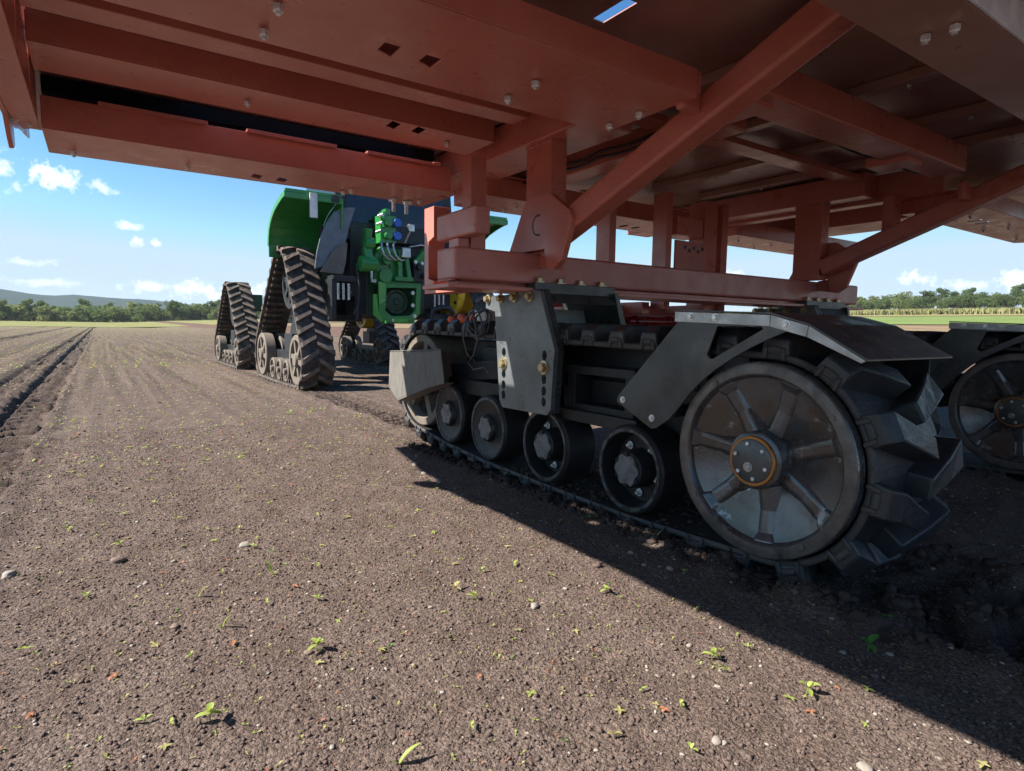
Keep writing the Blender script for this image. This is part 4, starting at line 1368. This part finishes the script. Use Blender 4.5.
# hydraulic outlets: stacked green blocks with blue caps
b = MB()
b.box(4.46, 4.78, 11.0, 11.3, 2.72, 3.24)
b.box(4.56, 4.66, 11.0, 11.2, 3.24, 3.36)
b.box(4.50, 4.56, 10.96, 11.2, 3.0, 3.3)
vb = tp(b, 'outlet_block', GREEN, .012)
for z in (2.86, 3.10):
    tp(MB().cyl((4.60, 11.0, z), (4.60, 10.90, z), .075, 18), 'outlet', GREEN, .008, vb)
    tp(MB().cyl((4.765, 11.0, z), (4.765, 10.88, z), .078, 18), 'outlet_cap', BLUECAP, .008, vb)
for x, z in ((4.42, 3.2), (4.40, 3.05), (4.38, 2.9)):
    tp(MB().cyl((x, 11.0, z), (x + .06, 10.9, z + .03), .03, 12), 'fitting', SILVER, 0, smooth=40)
for i, x in enumerate((4.46, 4.58, 4.70)):
    tp(MB().tube([(x, 10.95, 2.74), (x - .02, 10.9, 2.62), (x + .02, 10.88, 2.48), (x + .12, 10.9, 2.40), (x + .22, 10.95, 2.42)], .020, 8), 'hose', SILVER, 0, smooth=60)
tp(MB().cyl((4.95, 11.0, 2.75), (5.05, 10.9, 3.02), .022, 10).box(4.98, 5.10, 10.86, 10.96, 2.96, 3.10), 'coupler', SILVER, .01)
tp(MB().box(4.86, 5.04, 10.9, 11.05, 2.46, 2.66), 'valve_cover', SILVER, .02)
tp(MB().tube([(5.1, 11.1, 2.70), (5.3, 11.0, 2.74), (5.5, 11.0, 2.72)], .018, 8), 'rod', SILVER, 0, smooth=60)
tp(MB().cyl((4.26, 10.95, 2.02), (4.26, 10.95, 2.25), .022, 12).box(4.24, 4.34, 10.92, 10.98, 1.96, 2.02), 'pin', SILVER, .004)
tp(MB().cyl((5.45, 10.98, 3.28), (5.45, 10.98, 3.12), .03, 12), 'fitting', SILVER, 0, smooth=40)
tp(MB().box(3.7, 6.2, 11.38, 11.45, 2.78, 3.12), 'rear_panel', DARK, .02)
# struts and guard by the right-hand final drive
for x in (5.70, 5.80, 5.90):
    tp(MB().cyl((x, 11.2, 1.55), (x, 11.2, 1.95), .022, 12), 'strut', SILVER, 0, smooth=40)
tp(MB().tube([(5.55, 11.1, 1.2), (5.56, 11.0, 1.48), (5.70, 11.0, 1.54), (5.92, 11.0, 1.54), (6.02, 11.0, 1.46), (6.03, 11.1, 1.2)], .05, 10), 'guard_rail', DARK, 0, smooth=60)
tp(MB().box(5.5, 6.05, 11.15, 11.5, 1.15, 1.42), 'guard_box', DARK, .04)
b = MB().lathe([(.15, 0), (.50, 0), (.54, .03), (.54, .14), (.50, .18), (.15, .18)], (6.22, 11.65, 1.85), (-.93, -.36, 0), 40, closed=True)
fdv = tp(b, 'final_drive', YELLOW, .01)
for k in range(14):
    t = 2 * PI * k / 14
    a, s, u = MB().frame((-.93, -.36, 0))
    p = Vector((6.22, 11.65, 1.85)) + a * .18 + (s * math.cos(t) + u * math.sin(t)) * .44
    tp(MB().cyl(p, p + a * .02, .035, 10), 'bolt', DARK, 0, fdv)

# ------------------------------------------------------------------ soil crumbs, pebbles, seedlings
ICO = None


def ico():
    bm = bmesh.new()
    bmesh.ops.create_icosphere(bm, subdivisions=1, radius=1)
    v = np.array([p.co for p in bm.verts]); f = np.array([[q.index for q in p.verts] for p in bm.faces])
    bm.free()
    return v, f


IV, IF = ico()


def scatter_xy(n, xr, yr, power=1.6):
    """points denser towards the near end"""
    x = rng.uniform(xr[0], xr[1], n)
    t = rng.uniform(0, 1, n) ** power
    y = yr[0] + (yr[1] - yr[0]) * t
    return x, y


def lumps(name, n, xr, yr, smin, smax, m, power=1.6, sk=2.5, flat=.7, grow=0.0, zfix=None):
    x, y = scatter_xy(n, xr, yr, power)
    z, mo = terrain(x, y)
    if zfix is not None:
        z = z * 0 + zfix
    s = smin + (smax - smin) * rng.uniform(0, 1, n) ** sk
    s = s * (1 + grow * np.hypot(x, y))
    V = np.repeat(IV[None], n, 0) * (1 + rng.uniform(-.5, .35, (n, len(IV), 1)))
    sc = np.stack([s * rng.uniform(.7, 1.35, n), s * rng.uniform(.7, 1.35, n), s * flat * rng.uniform(.7, 1.3, n)], -1)
    a = rng.uniform(0, 2 * PI, n)
    V = V * sc[:, None, :]
    c, si = np.cos(a)[:, None], np.sin(a)[:, None]
    V = np.stack([V[..., 0] * c - V[..., 1] * si, V[..., 0] * si + V[..., 1] * c, V[..., 2]], -1)
    V += np.stack([x, y, z + s * flat * .35], -1)[:, None, :]
    F = (IF[None] + (np.arange(n) * len(IV))[:, None, None]).reshape(-1, 3)
    return tag(tri_soup(name, V.reshape(-1, 3), F, [m]), kind='stuff')


lumps('soil_crumbs', 70000, (-1.3, 3.4), (.35, 7.5), .0026, .0085, CLOD, 1.7, 3.0)
lumps('soil_clods', 420, (-1.6, 6.0), (.4, 14), .007, .020, CLOD, 1.3, 3.0)
# lumpy clods thrown up behind the tracks
xx = lumps('churned_clods', 1700, (2.40, 3.75), (-1.5, 1.3), .005, .038, CLODM, 1.0, 3.0)

lumps('soil_on_belt', 1500, (2.61, 3.2), (1.75, 4.9), .004, .022, CLODM, 1.0, 3.0, zfix=.036)
lumps('crushed_soil', 1500, (2.40, 2.63), (1.15, 5.4), .005, .032, CLODM, 1.0, 2.6)
STONE = mat('pale_pebble', (0.30, 0.26, 0.225), 0.8, 0, col2=(0.22, 0.18, 0.15), nscale=30, bump=.3, bscale=150, rvar=0)
STONE2 = mat('brown_pebble', (0.19, 0.135, 0.105), 0.85, 0, col2=(0.14, 0.10, 0.08), nscale=30, bump=.3, bscale=150, rvar=0)
lumps('pale_grit', 10000, (-3.5, 7), (.4, 18), .0022, .0072, STONE, 1.5, 2.2, .6, .10)


def stone_mesh(name, m, seed):
    r = np.random.default_rng(seed)
    bm = bmesh.new()
    bmesh.ops.create_icosphere(bm, subdivisions=3, radius=1)
    ph = r.uniform(0, 6, 6)
    for v in bm.verts:
        c = v.co
        k = 1 + .16 * math.sin(2.1 * c.x + ph[0]) * math.cos(1.7 * c.y + ph[1]) + .10 * math.sin(4 * c.z + 3 * c.x + ph[2]) + .05 * math.sin(9 * c.y + ph[3] + 7 * c.x)
        v.co = Vector((c.x * k, c.y * k * r.uniform(.995, 1.005) * .78, c.z * k * .55))
    me = bpy.data.meshes.new(name)
    bm.to_mesh(me); bm.free()
    for p in me.polygons:
        p.use_smooth = True
    me.materials.append(m)
    return me


SM = [stone_mesh('pebble', m, i) for i, m in enumerate((STONE, STONE2, STONE, STONE2))]
# pebbles: (x, y, size, which, own label)
PEB = []


def ground_at(px, py):
    """point of the field where the photograph shows a pixel (used once, to write down ground positions)"""
    return None


def put_pebble(x, y, s, k, label, group=None):
    o = bpy.data.objects.new('pebble', SM[k])
    COL.objects.link(o)
    o.location = (x, y, float(terrain(np.array([x]), np.array([y]))[0][0]) + s * .22)
    o.scale = (s, s, s)
    o.rotation_euler = (random.uniform(-.2, .2), random.uniform(-.2, .2), random.uniform(0, 6.28))
    return tag(o, label, 'pebble', group)


PEBBLES = [(2.22, 1.88, .020, 0, 'pale round pebble in the shade beside the large drive wheel'),
           (2.16, 1.99, .014, 0, 'small grey pebble in shade left of the pale round one'),
           (2.20, 2.12, .014, 2, 'small pale pebble in shade below the last road roller'),
           (1.45, 1.93, .022, 0, 'pinkish pale flat pebble on sunlit soil near the shadow edge'),
           (.58, 3.30, .030, 0, 'large flat tan pebble on the open bed of soil'),
           (.03, 3.41, .034, 1, 'brown lumpy stone next to a yellow seedling'),
           (1.63, .70, .022, 0, 'pale oval pebble at the bottom edge of the photo'),
           (1.38, .98, .017, 0, 'pale oblong pebble alone in front of the shadow edge'),
           (-.39, 3.47, .034, 2, 'pale slab-like stone at the edge of the wheel rut'),
           (.19, 2.54, .020, 1, 'brown rounded stone on the left of the bed'),
           (2.13, 4.53, .030, 2, 'pale stone near the tip of the trailer shadow'),
           (2.05, 4.20, .026, 0, 'pale flat stone just outside the shadow tip'),
           (2.02, 3.90, .022, 0, 'cream pebble between two seedlings near the shadow tip'),
           (.56, 2.07, .016, 1, 'small grey stone touching a leafy yellow-green seedling'),
           (2.29, .93, .013, 0, 'white chip of stone right of the green shaded seedling'),
           (2.16, 1.03, .013, 2, 'white chip of stone left of the green shaded seedling'),
           (1.74, 1.37, .011, 0, 'tiny white pebble close to the shadow line')]
for x, y, s, k, lab in PEBBLES:
    put_pebble(x, y, s, k, lab)
for i in range(150):
    t = random.random() ** 1.4
    y = .6 + 7.5 * t
    x = random.uniform(-1.1, 3.6)
    s = random.choice((.005, .006, .006, .007, .008, .010)) * (1 + .09 * y)
    put_pebble(x, y, s, random.randrange(4), 'small dull pebble half sunk in the crumbly soil', 'small pebbles in the soil')


def leaf_mat(name, c, c2):
    m = mat(name, c, .55, 0, col2=c2, nscale=40, rvar=0, spec=.3)
    b = m.node_tree.nodes['Principled BSDF']
    b.inputs['Transmission Weight'].default_value = 0.0
    b.inputs['Subsurface Weight'].default_value = 0.0
    return m


LEAF = [leaf_mat('yellow_green_leaf', (.29, .36, .085), (.36, .39, .12)), leaf_mat('fresh_green_leaf', (.085, .25, .04), (.12, .30, .055)),
        leaf_mat('pale_dry_leaf', (.42, .38, .17), (.34, .33, .12)), leaf_mat('wilted_orange_leaf', (.42, .20, .10), (.36, .14, .09))]


def leaf(b, base, yaw, pitch, ln, w, curl=.5, nseg=6):
    """one leaf blade: pointed oval, bent along its length and slightly folded"""
    d = Vector((math.cos(yaw), math.sin(yaw), 0))
    s = Vector((-math.sin(yaw), math.cos(yaw), 0))
    p = Vector(base)
    vs, fs = [], []
    for i in range(nseg + 1):
        t = i / nseg
        a = pitch - curl * t
        ww = w * (math.sin(PI * min(1, t * .93 + .07)) ** .75) * .5 + .0004
        up = Vector((0, 0, 1)) * math.cos(a) - d * math.sin(a)
        vs += [p - s * ww + up * ww * .35, p, p + s * ww + up * ww * .35]
        p = p + (d * math.cos(a) + Vector((0, 0, 1)) * math.sin(a)) * ln / nseg
    for i in range(nseg):
        for j in range(2):
            fs.append((i * 3 + j, i * 3 + j + 1, i * 3 + j + 4, i * 3 + j + 3))
    b.add(vs, fs)


def plant_mesh(kind, m, seed):
    r = random.Random(seed)
    b = MB()
    if kind == 'leafy':
        b.tube([(0, 0, -.01), (.001, 0, .012), (0, .001, .022)], .0013, 6)
        for k, (yaw, pt, ln, w) in enumerate(((.2, .25, .036, .015), (3.3, .2, .034, .014), (1.8, .95, .038, .021), (4.9, .6, .030, .018), (2.6, 1.2, .020, .012))):
            leaf(b, (0, 0, .018 + .002 * k), yaw + r.uniform(-.3, .3), pt, ln * r.uniform(.85, 1.15), w, .8)
    elif kind == 'pair':
        b.tube([(0, 0, -.01), (.001, 0, .008), (0, .001, .014)], .0011, 6)
        for yaw, pt in ((0, .45), (2.7 + r.uniform(-.4, .7), .3)):
            leaf(b, (0, 0, .012), yaw, pt, .030 * r.uniform(.8, 1.2), .011, .6)
        leaf(b, (0, 0, .013), 1.5, 1.1, .016, .009, .5)
    elif kind == 'blade':
        leaf(b, (0, 0, -.004), r.uniform(0, 6), 1.3, .058, .009, .9)
        leaf(b, (0, 0, -.002), r.uniform(0, 6), .9, .024, .006, .8)
    elif kind == 'flat':
        for k in range(4):
            leaf(b, (0, 0, .004), k * 1.6 + r.uniform(-.4, .4), .15, .022 * r.uniform(.7, 1.2), .009, .35)
    elif kind == 'wilted':
        for k in range(4):
            leaf(b, (0, 0, .006), k * 1.7 + r.uniform(-.5, .5), .5, .018 * r.uniform(.6, 1.3), .010, 1.6)
    o = b.build('tmp_plant', m)
    me = o.data
    for p in me.polygons:
        p.use_smooth = True
    bpy.data.objects.remove(o)
    me.name = 'seedling_' + kind
    return me


PM = {(k, c): plant_mesh(k, LEAF[c], i * 7 + c) for i, k in enumerate(('leafy', 'pair', 'blade', 'flat', 'wilted')) for c in range(4)}


def put_plant(x, y, s, kind, c, label, group=None, rz=None):
    o = bpy.data.objects.new('seedling', PM[(kind, c)])
    COL.objects.link(o)
    o.location = (x, y, float(terrain(np.array([x]), np.array([y]))[0][0]) + .002)
    o.scale = (s, s, s * random.uniform(.85, 1.15))
    o.rotation_euler = (random.uniform(-.15, .15), random.uniform(-.15, .15), random.uniform(0, 6.28) if rz is None else rz)
    return tag(o, label, 'seedling', group)


PLANTS = [(.22, 1.86, 1.15, 'leafy', 0, 'leafy yellow-green seedling casting a dark shadow on the bed'),
          (.06, 1.95, 1.0, 'pair', 0, 'bright yellow upright seedling at the lower left'),
          (.12, 1.90, .8, 'pair', 0, 'smaller yellow seedling between the upright one and the leafy one'),
          (.59, 2.07, 1.15, 'leafy', 0, 'leafy seedling growing against a small grey stone'),
          (.61, 1.40, 1.5, 'blade', 0, 'tall pale green blade at the bottom edge of the photo'),
          (.34, 2.42, 1.2, 'blade', 0, 'single upright blade left of the leafy seedling with a stone'),
          (.30, 2.76, 1.2, 'blade', 0, 'curved upright blade in the middle of the left bed'),
          (.61, 2.83, 1.3, 'blade', 0, 'narrow blade beside a few pale straw flecks'),
          (1.82, .97, 1.15, 'leafy', 0, 'largest bright leafy seedling in sun close to the shadow edge'),
          (1.74, .98, .9, 'flat', 0, 'small yellow seedling left of the largest leafy one'),
          (1.74, .91, .9, 'wilted', 3, 'wilted orange seedling below the largest leafy one'),
          (2.26, .99, 1.25, 'leafy', 1, 'green leafy seedling in the shade near the drive wheel'),
          (2.51, 1.03, 1.1, 'pair', 1, 'green upright seedling in shade closest to the tyre print'),
          (2.25, 1.13, .8, 'pair', 2, 'dull yellowish seedling in shade between two white chips'),
          (2.23, 2.66, 1.5, 'blade', 1, 'grassy green tuft in shade beside the third roller'),
          (2.40, 2.66, 1.1, 'pair', 1, 'low green seedling in shade close to the track'),
          (.78, 1.94, 1.0, 'flat', 2, 'flat pale yellow seedling right of the stone'),
          (1.62, 2.33, 1.1, 'pair', 0, 'tall thin seedling beside the shadow on sunlit soil'),
          (1.25, 1.23, 1.1, 'flat', 2, 'pale four-leaved rosette in front of the shadow'),
          (1.16, 1.16, 1.0, 'pair', 2, 'straw-coloured seedling below the pale rosette'),
          (1.43, 1.15, 1.0, 'pair', 0, 'green seedling with a hard dark shadow beside an orange one'),
          (1.37, 1.16, 1.0, 'wilted', 3, 'orange withered seedling beside a green one'),
          (1.90, 1.24, .8, 'pair', 0, 'small bright sprout next to the shadow line'),
          (.04, 3.60, 1.3, 'pair', 0, 'bright yellow two-leaved sprout above a brown stone'),
          (1.91, .53, 1.0, 'flat', 2, 'pale rosette in the lower right corner'),
          (1.46, 1.68, .9, 'flat', 2, 'cream rosette in the middle of the sunlit soil'),
          (1.24, 2.24, 1.0, 'leafy', 2, 'pale leafy seedling in the centre of the bed')]
for x, y, s, k, c, lab in PLANTS:
    put_plant(x, y, s, k, c, lab)
KINDS = [('pair', 0, 'small yellow-green two-leaved seedling on the bare soil', 'two-leaved seedlings in the field'),
         ('flat', 2, 'tiny pale dried rosette lying on the bare soil', 'pale rosettes in the field'),
         ('wilted', 3, 'tiny withered orange seedling on the bare soil', 'withered seedlings in the field'),
         ('blade', 0, 'thin upright green blade on the bare soil', 'grassy blades in the field'),
         ('leafy', 0, 'small leafy yellow-green seedling on the open bed', 'leafy seedlings in the field'),
         ('flat', 0, 'small flat yellow-green seedling pressed to the soil', 'flat seedlings in the field')]
cnt = 0
while cnt < 260:
    t = random.random() ** 1.25
    y = .75 + 8.0 * t
    x = random.uniform(-.55, 2.75) if random.random() < .93 else random.uniform(3.5, 6)
    k, c, lab, grp = random.choices(KINDS, (26, 28, 16, 8, 8, 18))[0]
    if x > 2.0 and y < 5.3 and random.random() < .6:
        continue
    put_plant(x, y, random.uniform(.5, .98) * (1 + .045 * y), k, c, lab, grp)
    cnt += 1


def far_leaves(name, n, xr, yr, ms, power, smin, smax):
    """the many seedlings further out, as small bent leaf pairs"""
    x, y = scatter_xy(n, xr, yr, power)
    keep = ~((x > -1.1) & (x < -.55) & (rng.uniform(0, 1, n) < .8)) & ~((x > 2.7) & (y < 21) & (rng.uniform(0, 1, n) < .7)) & ~((x > -5.25) & (x < -4.5))
    x, y = x[keep], y[keep]; n = len(x)
    z, _ = terrain(x, y)
    s = rng.uniform(smin, smax, n)
    a = rng.uniform(0, 2 * PI, n)
    d = np.stack([np.cos(a), np.sin(a), np.zeros(n)], -1); p = np.stack([-np.sin(a), np.cos(a), np.zeros(n)], -1)
    o = np.stack([x, y, z + .003], -1)
    up = np.array([0, 0, 1.0])
    vs, fs = [], []
    for sg in (1, -1):
        li = rng.uniform(.15, .9, n)[:, None]
        b0 = o; m1 = o + (d * sg * .5 + up * li * .6) * s[:, None] + p * s[:, None] * .26
        m2 = o + (d * sg * .5 + up * li * .6) * s[:, None] - p * s[:, None] * .26
        tip = o + (d * sg + up * li * .7) * s[:, None]
        vs.append(np.stack([b0, m1, tip, m2], 1))
    V = np.concatenate(vs, 1).reshape(-1, 3)
    base = (np.arange(n) * 8)[:, None]
    F = np.concatenate([base + np.array([0, 1, 2, 3]), base + np.array([4, 5, 6, 7])], 1).reshape(-1, 4)
    mi = np.repeat(rng.choice(len(ms), n, p=(.42, .05, .36, .17)), 2)
    return tag(tri_soup(name, V, F, ms, mi), kind='stuff')


far_leaves('small_weeds', 2600, (-1.4, 2.9), (1.2, 8), LEAF, 1.2, .006, .016)
far_leaves('distant_seedlings', 9500, (-9, 2.9), (5.5, 36), LEAF, 1.12, .014, .036)
far_leaves('farther_seedlings', 14000, (-40, 14), (18, 140), LEAF, 1.5, .03, .085)

# ------------------------------------------------------------------ hill, woods, corn
def hill_z(X, Y):
    xk = [-2300, -1200, -600, -300, -152, -108, -70, -37, 4, 60, 91, 186, 300, 520, 900, 1800]
    zk = [30, 60, 82, 70, 62, 54, 53, 56.5, 52, 51, 49, 40, 30, 20, 12, 6]
    ridge = np.interp(X, xk, zk)
    prof = np.exp(-((Y - 1500) / 230.0) ** 2)
    return ridge * prof + 3 * vnoise(X / 40, Y / 60, 21) * prof + 1.5 * vnoise(X / 14, Y / 20, 22) * prof - 1.0, X * 0


HILLM = mat('wooded_hill', (0.026, 0.052, 0.044), 0.95, 0, col2=(0.019, 0.038, 0.034), nscale=.03, ndetail=8, rvar=0, spec=.1)
tag(grid_mesh('hill', np.linspace(-2300, 1800, 420), np.linspace(1100, 2000, 60), hill_z, HILLM, False), kind='structure')

BARK = mat('tree_bark', (0.09, 0.07, 0.055), .9, 0, nscale=3, rvar=0)
FOL = [mat('foliage_mid', (0.110, 0.155, 0.050), .75, 0, col2=(0.085, 0.125, 0.042), nscale=.6, rvar=0, spec=.2),
       mat('foliage_dark', (0.080, 0.120, 0.044), .75, 0, col2=(0.064, 0.100, 0.038), nscale=.6, rvar=0, spec=.2),
       mat('foliage_pale', (0.150, 0.180, 0.070), .75, 0, col2=(0.115, 0.150, 0.056), nscale=.6, rvar=0, spec=.2)]


def translucent(m, col, f):
    nt = m.node_tree
    N, L = nt.nodes, nt.links
    t = N.new('ShaderNodeBsdfTranslucent'); t.inputs['Color'].default_value = (*col, 1)
    mx = N.new('ShaderNodeMixShader'); mx.inputs[0].default_value = f
    L.new(N['Principled BSDF'].outputs[0], mx.inputs[1]); L.new(t.outputs[0], mx.inputs[2])
    L.new(mx.outputs[0], N['Material Output'].inputs['Surface'])


for m_, c_ in zip(FOL, ((.21, .27, .075), (.16, .22, .065), (.29, .32, .11))):
    translucent(m_, c_, .45)
for m_, c_ in zip(LEAF, ((.42, .50, .08), (.14, .40, .05), (.5, .45, .18), (.5, .22, .10))):
    translucent(m_, c_, .35)


def crown_mesh(seed, m, hgt, wid, low):
    r = np.random.default_rng(seed)
    nb = 16
    cen = np.stack([r.normal(0, wid * .30, nb), r.normal(0, wid * .30, nb), low + (hgt - low) * r.uniform(.12, .90, nb)], -1)
    k = np.clip(1.1 - ((cen[:, 2] - low) / (hgt - low) - .45) ** 2 * 2.2, .35, 1.1)
    cen[:, :2] *= k[:, None]
    rad = wid * r.uniform(.16, .30, nb) * k
    n = 1500
    w = rad ** 2; w /= w.sum()
    bi = r.choice(nb, n, p=w)
    d = r.normal(0, 1, (n, 3)); d /= np.linalg.norm(d, axis=1)[:, None]
    pos = cen[bi] + d * (rad[bi] * r.uniform(.72, 1.08, n))[:, None] * np.array([1, 1, .85])
    nrm = d + r.normal(0, .45, (n, 3)); nrm /= np.linalg.norm(nrm, axis=1)[:, None]
    t = np.cross(nrm, r.normal(0, 1, (n, 3))); t /= np.linalg.norm(t, axis=1)[:, None]
    b = np.cross(nrm, t)
    s = r.uniform(.16, .42, n)[:, None]
    V = np.stack([pos - t * s, pos + b * s * .8 + nrm * s * .2, pos + t * s, pos - b * s * .8 + nrm * s * .2], 1).reshape(-1, 3)
    F = np.arange(n * 4).reshape(n, 4)
    o = tri_soup('crown', V, F, [m])
    me = o.data
    bpy.data.objects.remove(o)
    return me


CROWN = [crown_mesh(40 + i, FOL[i % 3], h_, w_, l_) for i, (h_, w_, l_) in enumerate(((8.2, 7.0, .1), (7.6, 7.4, -.1), (8.8, 6.4, .2), (7.2, 7.8, -.2), (9.4, 6.0, .3), (6.6, 6.6, -.3)))]


def trunk_mesh(hgt):
    b = MB()
    b.lathe([(.30, -.4), (.20, .8), (.15, hgt * .45), (.05, hgt * .8)], (0, 0, 0), (0, 0, 1), 8)
    for k in range(5):
        a = k * 1.3
        z = hgt * (.25 + .1 * k)
        b.tube([(0, 0, z), (math.cos(a) * .8, math.sin(a) * .8, z + .8), (math.cos(a) * 1.5, math.sin(a) * 1.5, z + 1.9)], .06, 5)
    o = b.build('trunk', BARK, fix=True)
    me = o.data
    bpy.data.objects.remove(o)
    return me


TRUNK = trunk_mesh(7.5)
TL = ['mid green broadleaf tree in the wood along the far edge of the field', 'dark green broadleaf tree in the wood along the far edge of the field',
      'pale green broadleaf tree in the wood along the far edge of the field']
TR_ = ['mid green tree in the wood behind the corn on the right', 'dark green tree in the wood behind the corn on the right', 'pale green tree in the wood behind the corn on the right']


def put_tree(x, y, k, s, label, group):
    z = float(terrain(np.array([x]), np.array([y]))[0][0])
    root = bpy.data.objects.new('tree', None)
    COL.objects.link(root)
    root.location = (x, y, z)
    root.rotation_euler = (0, 0, random.uniform(0, 6.28))
    root.scale = (s * random.uniform(.9, 1.15), s * random.uniform(.9, 1.15), s)
    tag(root, label, 'tree', group)
    for nm, me in (('crown', CROWN[k]), ('trunk', TRUNK)):
        c = bpy.data.objects.new(nm, me)
        COL.objects.link(c)
        c.parent = root
    return root


for row, (y0, st) in enumerate(((284, 3.2), (292, 3.4), (302, 3.8), (314, 4.5))):
    x = -62.0
    while x < 92:
        k = random.randrange(6)
        put_tree(x + random.uniform(-1.2, 1.2), y0 + random.uniform(-4, 4), k, random.uniform(.62, .92) * (1 + .05 * row), TL[k % 3], 'trees along the far edge of the field')
        x += st
put_tree(12, 300, 2, 1.04, 'tallest tree standing above the wood left of the tractor', None)
put_tree(-6, 302, 4, 1.0, 'tall narrow tree standing above the wood at the far left', None)
for row, (x0, st) in enumerate(((226, 3.6), (236, 4.0), (247, 4.5))):
    y = 38.0
    while y < 150:
        k = random.randrange(6)
        put_tree(x0 + random.uniform(-4, 4), y + random.uniform(-1.2, 1.2), k, random.uniform(.56, .78) * (1 + .04 * row), TR_[k % 3], 'trees behind the corn on the right')
        y += st


def corn():
    n = 26000
    x = rng.uniform(112, 128, n); y = rng.uniform(-30, 120, n)
    z, _ = terrain(x, y)
    h = rng.uniform(.65, 1.0, n)
    a = rng.uniform(0, PI, n)
    w = rng.uniform(.05, .12, n)
    dx, dy = np.cos(a) * w, np.sin(a) * w
    lean = rng.normal(0, .18, (n, 2))
    V = np.stack([np.stack([x - dx, y - dy, z], -1), np.stack([x + dx, y + dy, z], -1),
                  np.stack([x + dx * .6 + lean[:, 0], y + dy * .6 + lean[:, 1], z + h * .8], -1), np.stack([x - dx * .2 + lean[:, 0] * 1.2, y - dy * .2, z + h], -1)], 1).reshape(-1, 3)
    F = np.arange(n * 4).reshape(n, 4)
    ms = [mat('ripe_corn_leaf', (.20, .195, .075), .8, rvar=0), mat('green_corn_leaf', (.17, .19, .065), .8, rvar=0), mat('corn_tassel', (.22, .20, .09), .8, rvar=0)]
    tag(tri_soup('corn_field', V, F, ms, rng.choice(3, n, p=(.4, .35, .25))), kind='stuff')


corn()

# ------------------------------------------------------------------ haze over the whole valley
hz = MB().box(-2700, 2700, -2700, 2700, -3.0, 96)
hm = bpy.data.materials.new('valley_haze')
hm.use_nodes = True
hn = hm.node_tree.nodes
hn.remove(hn['Principled BSDF'])
pv = hn.new('ShaderNodeVolumePrincipled')
pv.inputs['Color'].default_value = (.86, .92, 1.0, 1)
pv.inputs['Density'].default_value = 0.00013
hm.node_tree.links.new(pv.outputs['Volume'], hn['Material Output'].inputs['Volume'])
haze = hz.build('haze', hm, fix=True)
tag(haze, kind='stuff')
